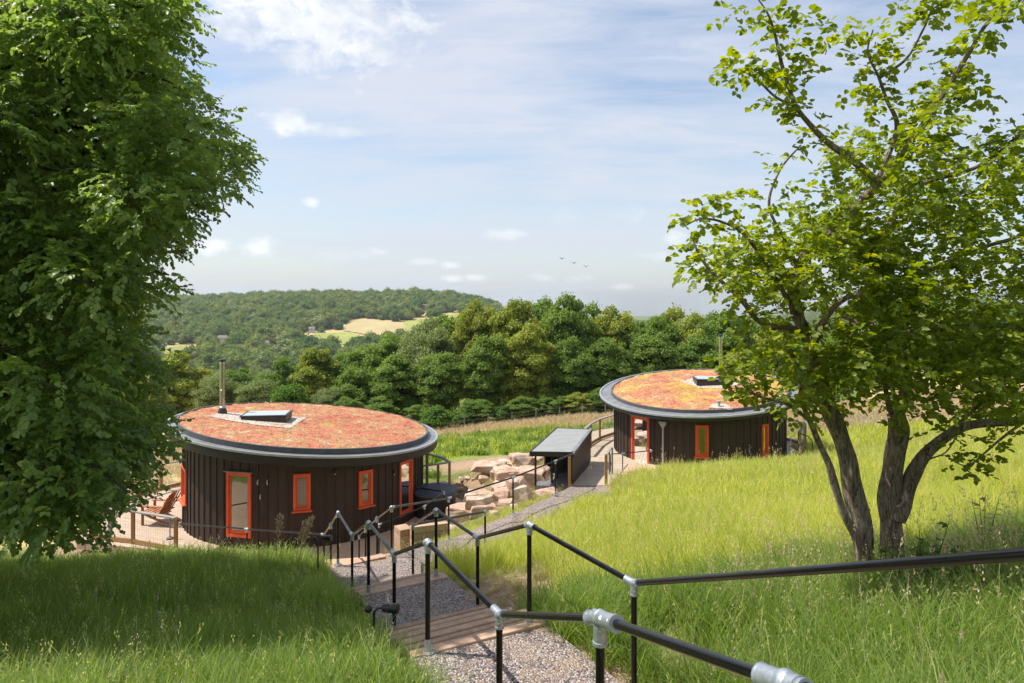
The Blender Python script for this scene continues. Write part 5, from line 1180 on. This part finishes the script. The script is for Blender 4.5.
twig(((934,444,7.75),(950,430,7.4),(985,400,7.1),(1012,370,6.9)), .03, .01, 23)
twig(((907,488,7.8),(925,462,7.5),(945,452,7.4),(960,430,7.3)), .012, .006, 24)
twig(((884,285,7.9),(930,270,7.6),(975,250,7.3),(1020,235,7.0)), .04, .015, 25)
twig(((893,330,7.8),(850,320,8.2),(830,300,8.6),(800,280,8.9)), .03, .012, 26)
twig(((893,330,7.8),(935,330,7.5),(980,325,7.2),(1030,330,6.9)), .035, .012, 27)
CORE = [(700,238,745,300,.22,8),(740,232,830,300,.28,26),(810,205,905,300,.36,40),(890,185,1000,300,.36,40),(980,150,1080,300,.36,26),(775,300,880,385,.28,26),(870,290,1010,385,.34,56),(990,300,1080,405,.36,22),
        (830,135,930,205,.26,20),(900,120,960,190,.26,10),(820,340,870,405,.2,12),(880,375,1000,404,.2,34),(990,380,1080,415,.2,20),(745,335,815,405,.19,26),(770,380,840,410,.14,12),(915,400,960,418,.12,6),(905,75,965,120,.2,7),(715,236,765,280,.24,8)]
hl = []
for x0, y0, x1, y1, r, n in CORE:
    for _ in range(n): hl.append((tuple(at(rn.uniform(x0, x1), rn.uniform(y0, y1), rn.uniform(6.3, 9.2))), r*rn.uniform(.7, 1.15)))
V1 = spray_cloud(hl, 62, .062, .028, .12, .16, 7)
sp_ = []
for q in tw_[:13]:
    for p in q[2::3]: sp_.append((tuple(p), .15))
for q in (s6,):
    for p in q[10::3]: sp_.append((tuple(p), .16))
for (x, y, d, r, n) in ((762,20,6.7,.12,3),(735,12,6.7,.10,2),(795,50,6.9,.15,4),(815,25,6.8,.12,3),(830,30,6.9,.10,2),(800,70,6.9,.13,4),(738,65,6.8,.12,3),(782,110,7,.14,4),(855,35,7.3,.15,4),(870,60,7.4,.16,5),(900,25,7.2,.14,4),(918,5,7.1,.15,4),(945,5,7.1,.1,3),(985,25,6.5,.14,5),(1005,10,6.2,.12,4),(1020,8,5.6,.12,3),(960,60,6.9,.16,5),(950,95,7,.2,6),(975,100,7,.14,4),(930,140,7.1,.2,6),(1010,140,7,.18,6),(845,85,7.2,.1,2),(870,100,7.5,.15,4),(700,212,7,.12,3),(716,200,7,.10,3),(742,205,7.2,.14,4),(692,262,6.8,.1,2),(740,360,6.85,.1,2)):
    for _ in range(n): sp_.append((tuple(at(x+rn.uniform(-9, 9), y+rn.uniform(-9, 9), d+rn.uniform(-.15, .15))), r))
V2 = spray_cloud(sp_, 50, .078, .036, .10, .12, 4)
V, Q_, T_ = merge([V1, V2]); npmesh('foliage', V, Q_, 'leaf_hazel', hz, T_)

# ------------------------------------------------------------------ far hillside: woodland, fields, houses
FIELDS = []
def drape(name, poly_px, mat, label=None):
    P_ = [hit(*q) for q in poly_px]; c = np.array(P_); FIELDS.append([tuple(v) for v in c])
    x0, y0 = c.min(0); x1, y1 = c.max(0); n = 40; gx = np.linspace(x0, x1, n); gy = np.linspace(y0, y1, n); XX, YY = np.meshgrid(gx, gy); ins = inpoly(XX, YY, FIELDS[-1]); ZZ = ground0(XX, YY)+.9
    i = np.arange(n-1)[:, None]*n+np.arange(n-1)[None, :]; Q_ = np.stack([i, i+1, i+n+1, i+n], -1).reshape(-1, 4); ok = ins.ravel()[Q_].sum(1) >= 2
    tag(npmesh(name, np.stack([XX, YY, ZZ], -1).reshape(-1, 3), Q_[ok], mat, smooth_=True), kind='structure')
drape('field', [(343, 331), (350, 322), (372, 320), (404, 324), (408, 333), (380, 337)], 'field_tan')
drape('field', [(404, 333), (404, 322), (425, 320), (456, 314), (470, 322), (450, 336), (425, 338)], 'field_green')
drape('field', [(306, 337), (318, 334), (352, 333), (362, 338), (345, 345), (318, 343)], 'field_green')
drape('field', [(160, 350), (180, 346), (205, 350), (190, 358), (165, 358)], 'field_olive')
fc = [npmesh('farcrown%d' % i, *(lambda r: (r[0], r[1]))(canopy(1, .5, .45, .5, 16, 700, .085, .04, lobe_r=(.3, .5), core=.9)[:2]), 'leaf_far', None, nolink=True) for i in range(0)]
fcs = []
for i in range(8):
    V, Q_, T_, tr = canopy(1, .5, .42, .48, 18, 900, .075, .036, lobe_r=(.28, .48), core=.86); fcs.append(npmesh('farcrown%d' % i, V, Q_, 'leaf_far' if i < 6 else ('leaf_olive' if i == 6 else 'leaf_pale'), None, T_, tr, nolink=True))
c_w = source('far_crowns', fcs)
HOUSES = [hit(px, py+1) for px, py in ((265, 347), (223, 342), (312, 332), (425, 309))]
def wood(n, d0, d1, t0, t1, s0, s1, dens_keep=1.):
    d = np.sqrt(rng.uniform(d0*d0, d1*d1, n)); x = rng.uniform(t0, t1, n)*d; m_ = np.ones(n, bool)
    for p in FIELDS:
        for kf in (1, 1.02, 1.04, 1.06): m_ &= ~inpoly(x*kf, d*kf, p, 8 if d0 > 300 else 0)
    if d0 < 500: m_ &= (noise_np(x, d) > -.45) | (d > 760)
    for hx, hd in HOUSES: m_ &= ~((np.abs(x/d-hx/hd) < 7/hd*1.3) & (d > hd-60) & (d < hd+9))
    x, d = x[m_], d[m_]; n = len(x); s = rng.uniform(s0, s1, n); z = ground0(x, d)-.08*s
    return scatter('far_woodland', np.stack([x, d, z], 1), np.stack([np.zeros(n), np.zeros(n), rng.uniform(0, 6.28, n)], 1), np.stack([s, s, s*rng.uniform(.75, 1.15, n)], 1), rng.choice(8, n, p=[.15]*6+[.06, .04]), c_w)
def noise_np(x, y): return np.sin(x*.021+1.3)*np.cos(y*.017)+.5*np.sin(x*.05-y*.03)
wood(4200, 520, 1330, -.75, .02, 9, 21)
wood(1500, 520, 1330, -.75, .02, 5, 9)
wood(2500, 600, 3000, .0, .7, 14, 24)
wood(1300, 1330, 2800, -.75, -.095, 14, 22)
wood(1500, 110, 520, -.75, .25, 7, 13)
wood(260, 95, 400, .25, .9, 8, 13)
def house(px, py, w, h, label, rot=0.):
    x, d = hit(px, py+1); g0 = float(ground0(np.array([x]), np.array([d]))[0]); s = d/F; W_, H_2 = w*s, h*s; t = thing('farm_house', label, 'house', (x, d, g0), 'far houses on the wooded hillside'); g0 += 2.5
    b = MB(); b.box((x, d, g0+H_2*.3-2), (W_, W_*.55, H_2*.6+4)); b.build('wall', 'house_render', t)
    b = MB(); z0 = g0+H_2*.6; b.add([(x-W_*.54, d-W_*.31, z0), (x+W_*.54, d-W_*.31, z0), (x+W_*.54, d+W_*.31, z0), (x-W_*.54, d+W_*.31, z0), (x-W_*.5, d, z0+H_2*.42), (x+W_*.5, d, z0+H_2*.42)], [(0, 1, 5, 4), (2, 3, 4, 5), (1, 2, 5), (3, 0, 4), (3, 2, 1, 0)]); r = b.build('roof', 'house_slate', t)
    b = MB(); b.box((x+W_*.3, d, z0+H_2*.42), (W_*.08, W_*.08, H_2*.35)); b.build('chimney', 'house_render', r)
    for k in (-.25, .0, .25): b = MB(); b.box((x+W_*k, d-W_*.275, g0+H_2*.25), (W_*.1, .08, H_2*.22)); b.build('window', 'dark_frame', t)
house(265, 347, 9, 5, 'pale long house low on the wooded hillside above the left hut flue')
house(223, 342, 9, 5, 'small pale house half hidden in the trees, left of the longer one')
house(312, 332, 6, 4, 'grey-roofed house on the hillside near the left end of the tan field')
house(425, 309, 7, 4, 'little house near the top of the hill above the green field')

# low wire fence at the edge of the field
t = thing('wire_fence', 'thin post and wire fence along the foot of the wood', 'fence', (-6, 52, gnd(-6, 52))); pts = []
for k in range(15):
    x = -7+k*1.75; y = 49.5+.15*k+.5*math.sin(k); g_ = gnd(x, y); pts.append(Vector((x, y, g_+.85))); b = MB(); b.box((x, y, g_+.42), (.07, .07, 1.0)); b.build('post', 'timber_grey', t)
b = MB()
for dz in (0, -.3, -.6): b.tube([p+Vector((0, 0, dz)) for p in pts], .006, 4)
b.build('wire', 'galvanised', t)

# birds
for px, py, a, lab in ((562, 259, .3, 'leftmost and faintest of the three small dark birds in the sky'), (574, 263.3, -.4, 'middle bird of the three, wings raised'), (586, 266.8, .1, 'rightmost of the three small dark birds in the sky')):
    c = at(px, py, 95); b = MB(); s = .28; R = Matrix.Rotation(a, 3, 'Z')
    t = thing('bird', lab, 'bird', tuple(c), 'small birds flying over the valley')
    b.tube([c+R @ Vector((0, -.22, 0)), c+R @ Vector((0, -.15, .02)), c+R @ Vector((0, 0, .02)), c+R @ Vector((0, .14, 0)), c+R @ Vector((0, .26, 0))], [.015, .05, .07, .04, .02], 8); b.build('body', 'feather', t, True)
    for sgn in (-1, 1):
        b = MB(); up = .16; vs = [R @ Vector((sgn*.04, -.1, 0)), R @ Vector((sgn*.22, -.14, up)), R @ Vector((sgn*.48, .02, up*.8)), R @ Vector((sgn*.22, .08, up)), R @ Vector((sgn*.04, .1, 0))]
        vs = [c+v for v in vs]; b.add(vs+[v+Vector((0, 0, .02)) for v in vs], [(0, 1, 3, 4), (1, 2, 3), (9, 8, 6, 5), (8, 7, 6), (0, 5, 6, 1), (1, 6, 7, 2), (2, 7, 8, 3), (3, 8, 9, 4), (4, 9, 5, 0)]); b.build('wing', 'feather', t)
# ------------------------------------------------------------------ camera, sun, sky, air
cam = bpy.data.cameras.new('camera'); co = bpy.data.objects.new('camera', cam); COL.objects.link(co); S.camera = co
cam.sensor_width = 36; cam.lens = F/1024*36; cam.shift_y = -(341.5-HZ)/1024; cam.clip_start = .05; cam.clip_end = 20000; co.rotation_euler = (math.pi/2, 0, 0)
SV = Vector((-.99, .10, 0)).normalized()*math.cos(math.radians(59)); SV.z = math.sin(math.radians(59))
sl = bpy.data.lights.new('sun', 'SUN'); sl.energy = SUN_E; sl.angle = math.radians(.6); sl.color = (1, .955, .88); so = bpy.data.objects.new('sun', sl); COL.objects.link(so); so.rotation_euler = SV.to_track_quat('Z', 'Y').to_euler()
w = bpy.data.worlds.new('World'); S.world = w; w.use_nodes = True; nt = w.node_tree; nt.nodes.clear(); g = N(nt)
out = nt.nodes.new('ShaderNodeOutputWorld'); bg = nt.nodes.new('ShaderNodeBackground'); g.l(bg.outputs[0], out.inputs[0]); bg.inputs[1].default_value = SKY_S
sky = g.n('TexSky'); sky.sky_type = 'NISHITA'; sky.sun_disc = False; sky.sun_elevation = math.radians(59); sky.sun_rotation = math.atan2(SV.x, SV.y); sky.air_density = 1.0; sky.dust_density = 1.2; sky.ozone_density = 1.5; sky.altitude = 120
tc = g.n('TexCoord'); dirv = tc.outputs['Generated']; sp = g.n('SeparateXYZ'); g.l(dirv, sp.inputs[0])
X_, Y_, Z_ = sp.outputs
zz = g.math('ADD', g.math('MAXIMUM', Z_, 0), .16)
cb = g.n('CombineXYZ'); g.l(g.math('DIVIDE', X_, zz), cb.inputs[0]); g.l(g.math('DIVIDE', Y_, zz), cb.inputs[1]); pl = cb.outputs[0]
az = g.math('ARCTAN2', X_, Y_); el = g.math('ARCSINE', Z_)
c3 = g.n('CombineXYZ'); g.l(az, c3.inputs[0]); g.l(el, c3.inputs[1]); ae = c3.outputs[0]
# high veil
mp = g.n('Mapping'); g.l(pl, mp.inputs[0]); mp.inputs['Rotation'].default_value = (0, 0, .9); mp.inputs['Scale'].default_value = (.55, 1.5, 1)
v1 = g.noise(mp.outputs[0], .9, 6, .58, .5); v2 = g.noise(pl, .42, 5, .55, .3); v3 = g.noise(mp.outputs[0], 3.2, 7, .68, 1.0)
veil = g.math('ADD', g.math('MULTIPLY', v1, .42), g.math('ADD', g.math('MULTIPLY', v2, .34), g.math('MULTIPLY', v3, .24))); veil = g.rng(veil, .415, .56, .10, 1.0)
hzn = g.rng(el, 0, .33, 1, 0); 
sk = g.mix(1.0, sky.outputs[0], (.98, .96, .93), 'MULTIPLY'); col = g.mix(g.math('MULTIPLY', veil, .85), sk, VEIL)
col = g.mix(g.math('MULTIPLY', hzn, .38), col, HORIZ)
# cumulus: (px, py, half width, half height) given as directions
nz_ = g.noise(g.scalevec(ae, (1, 1.5, 1)), 20, 9, .66, .3)
tot = None
for px, py, hw, hh, k in ((322,22,110,50,1),(280,4,95,38,1),(355,48,60,28,1),(286,122,28,12,.9),(308,128,26,9,.75),(335,131,38,7,.5),(212,246,28,9,1),(262,246,26,11,1),(345,255,34,7,.4),(503,235,22,7,.75),(453,265,12,4,.6),(478,277,14,4,.6),(540,277,14,5,.6),(575,279,22,6,.6),(620,287,14,4,.5),(655,256,17,5,.7),(672,240,18,8,.75),(452,278,14,4,.55),(600,215,60,10,.25),(380,252,14,5,.5),(420,262,14,4,.4),(700,270,20,6,.6),(930,150,30,8,.7),(312,203,10,6,.6)):
    a0 = math.atan((px-512)/F); e0 = math.atan((HZ-py)/math.hypot(F, px-512)); kk = F/math.cos(a0)**2 if False else F
    dx = g.math('DIVIDE', g.math('SUBTRACT', az, a0), hw/F*math.cos(a0)**2*1.0); dy = g.math('DIVIDE', g.math('SUBTRACT', el, e0), hh/F*math.cos(e0)**2)
    dy = g.math('MULTIPLY', dy, 1.0)
    r2 = g.math('SQRT', g.math('ADD', g.math('MULTIPLY', dx, dx), g.math('MULTIPLY', dy, dy)))
    v = g.math('ADD', g.math('SUBTRACT', 1.0, r2), g.math('MULTIPLY', g.math('SUBTRACT', nz_, .5), 3.4)); v = g.math('MULTIPLY', g.rng(v, 0, .75), k)
    tot = v if tot is None else g.math('MAXIMUM', tot, v)
shade = g.rng(g.noise(g.scalevec(ae, (1, 1.5, 1)), 9, 5, .6), .35, .65)
ccol = g.mix(shade, CLOUD_D, CLOUD)
col = g.mix(tot, col, ccol); g.l(col, bg.inputs[0])
# the air over the valley
if HAZE > 0:
    b = MB(); zb, zt = -120, 60
    b.box((0, 3000, (zb+zt)/2), (9000, 7000, zt-zb)); m = bpy.data.materials.new('haze'); m.use_nodes = True; nt = m.node_tree; nt.nodes.clear(); o_ = nt.nodes.new('ShaderNodeOutputMaterial'); pv = nt.nodes.new('ShaderNodeVolumePrincipled')
    pv.inputs['Density'].default_value = HAZE; pv.inputs['Color'].default_value = (.80, .87, .95, 1); pv.inputs['Anisotropy'].default_value = .3; nt.links.new(pv.outputs[0], o_.inputs['Volume']); M['haze'] = m
    tag(b.build('haze', 'haze'), kind='stuff')
S.view_settings.view_transform = 'Standard'; S.view_settings.look = 'None'; S.view_settings.exposure = EXPO; S.view_settings.gamma = 1
S.cycles.max_bounces = 8; S.cycles.diffuse_bounces = 3; S.cycles.glossy_bounces = 3; S.cycles.transmission_bounces = 4; S.cycles.transparent_max_bounces = 8; S.cycles.volume_bounces = 0
S.cycles.use_denoising = True; S.cycles.sample_clamp_indirect = 6
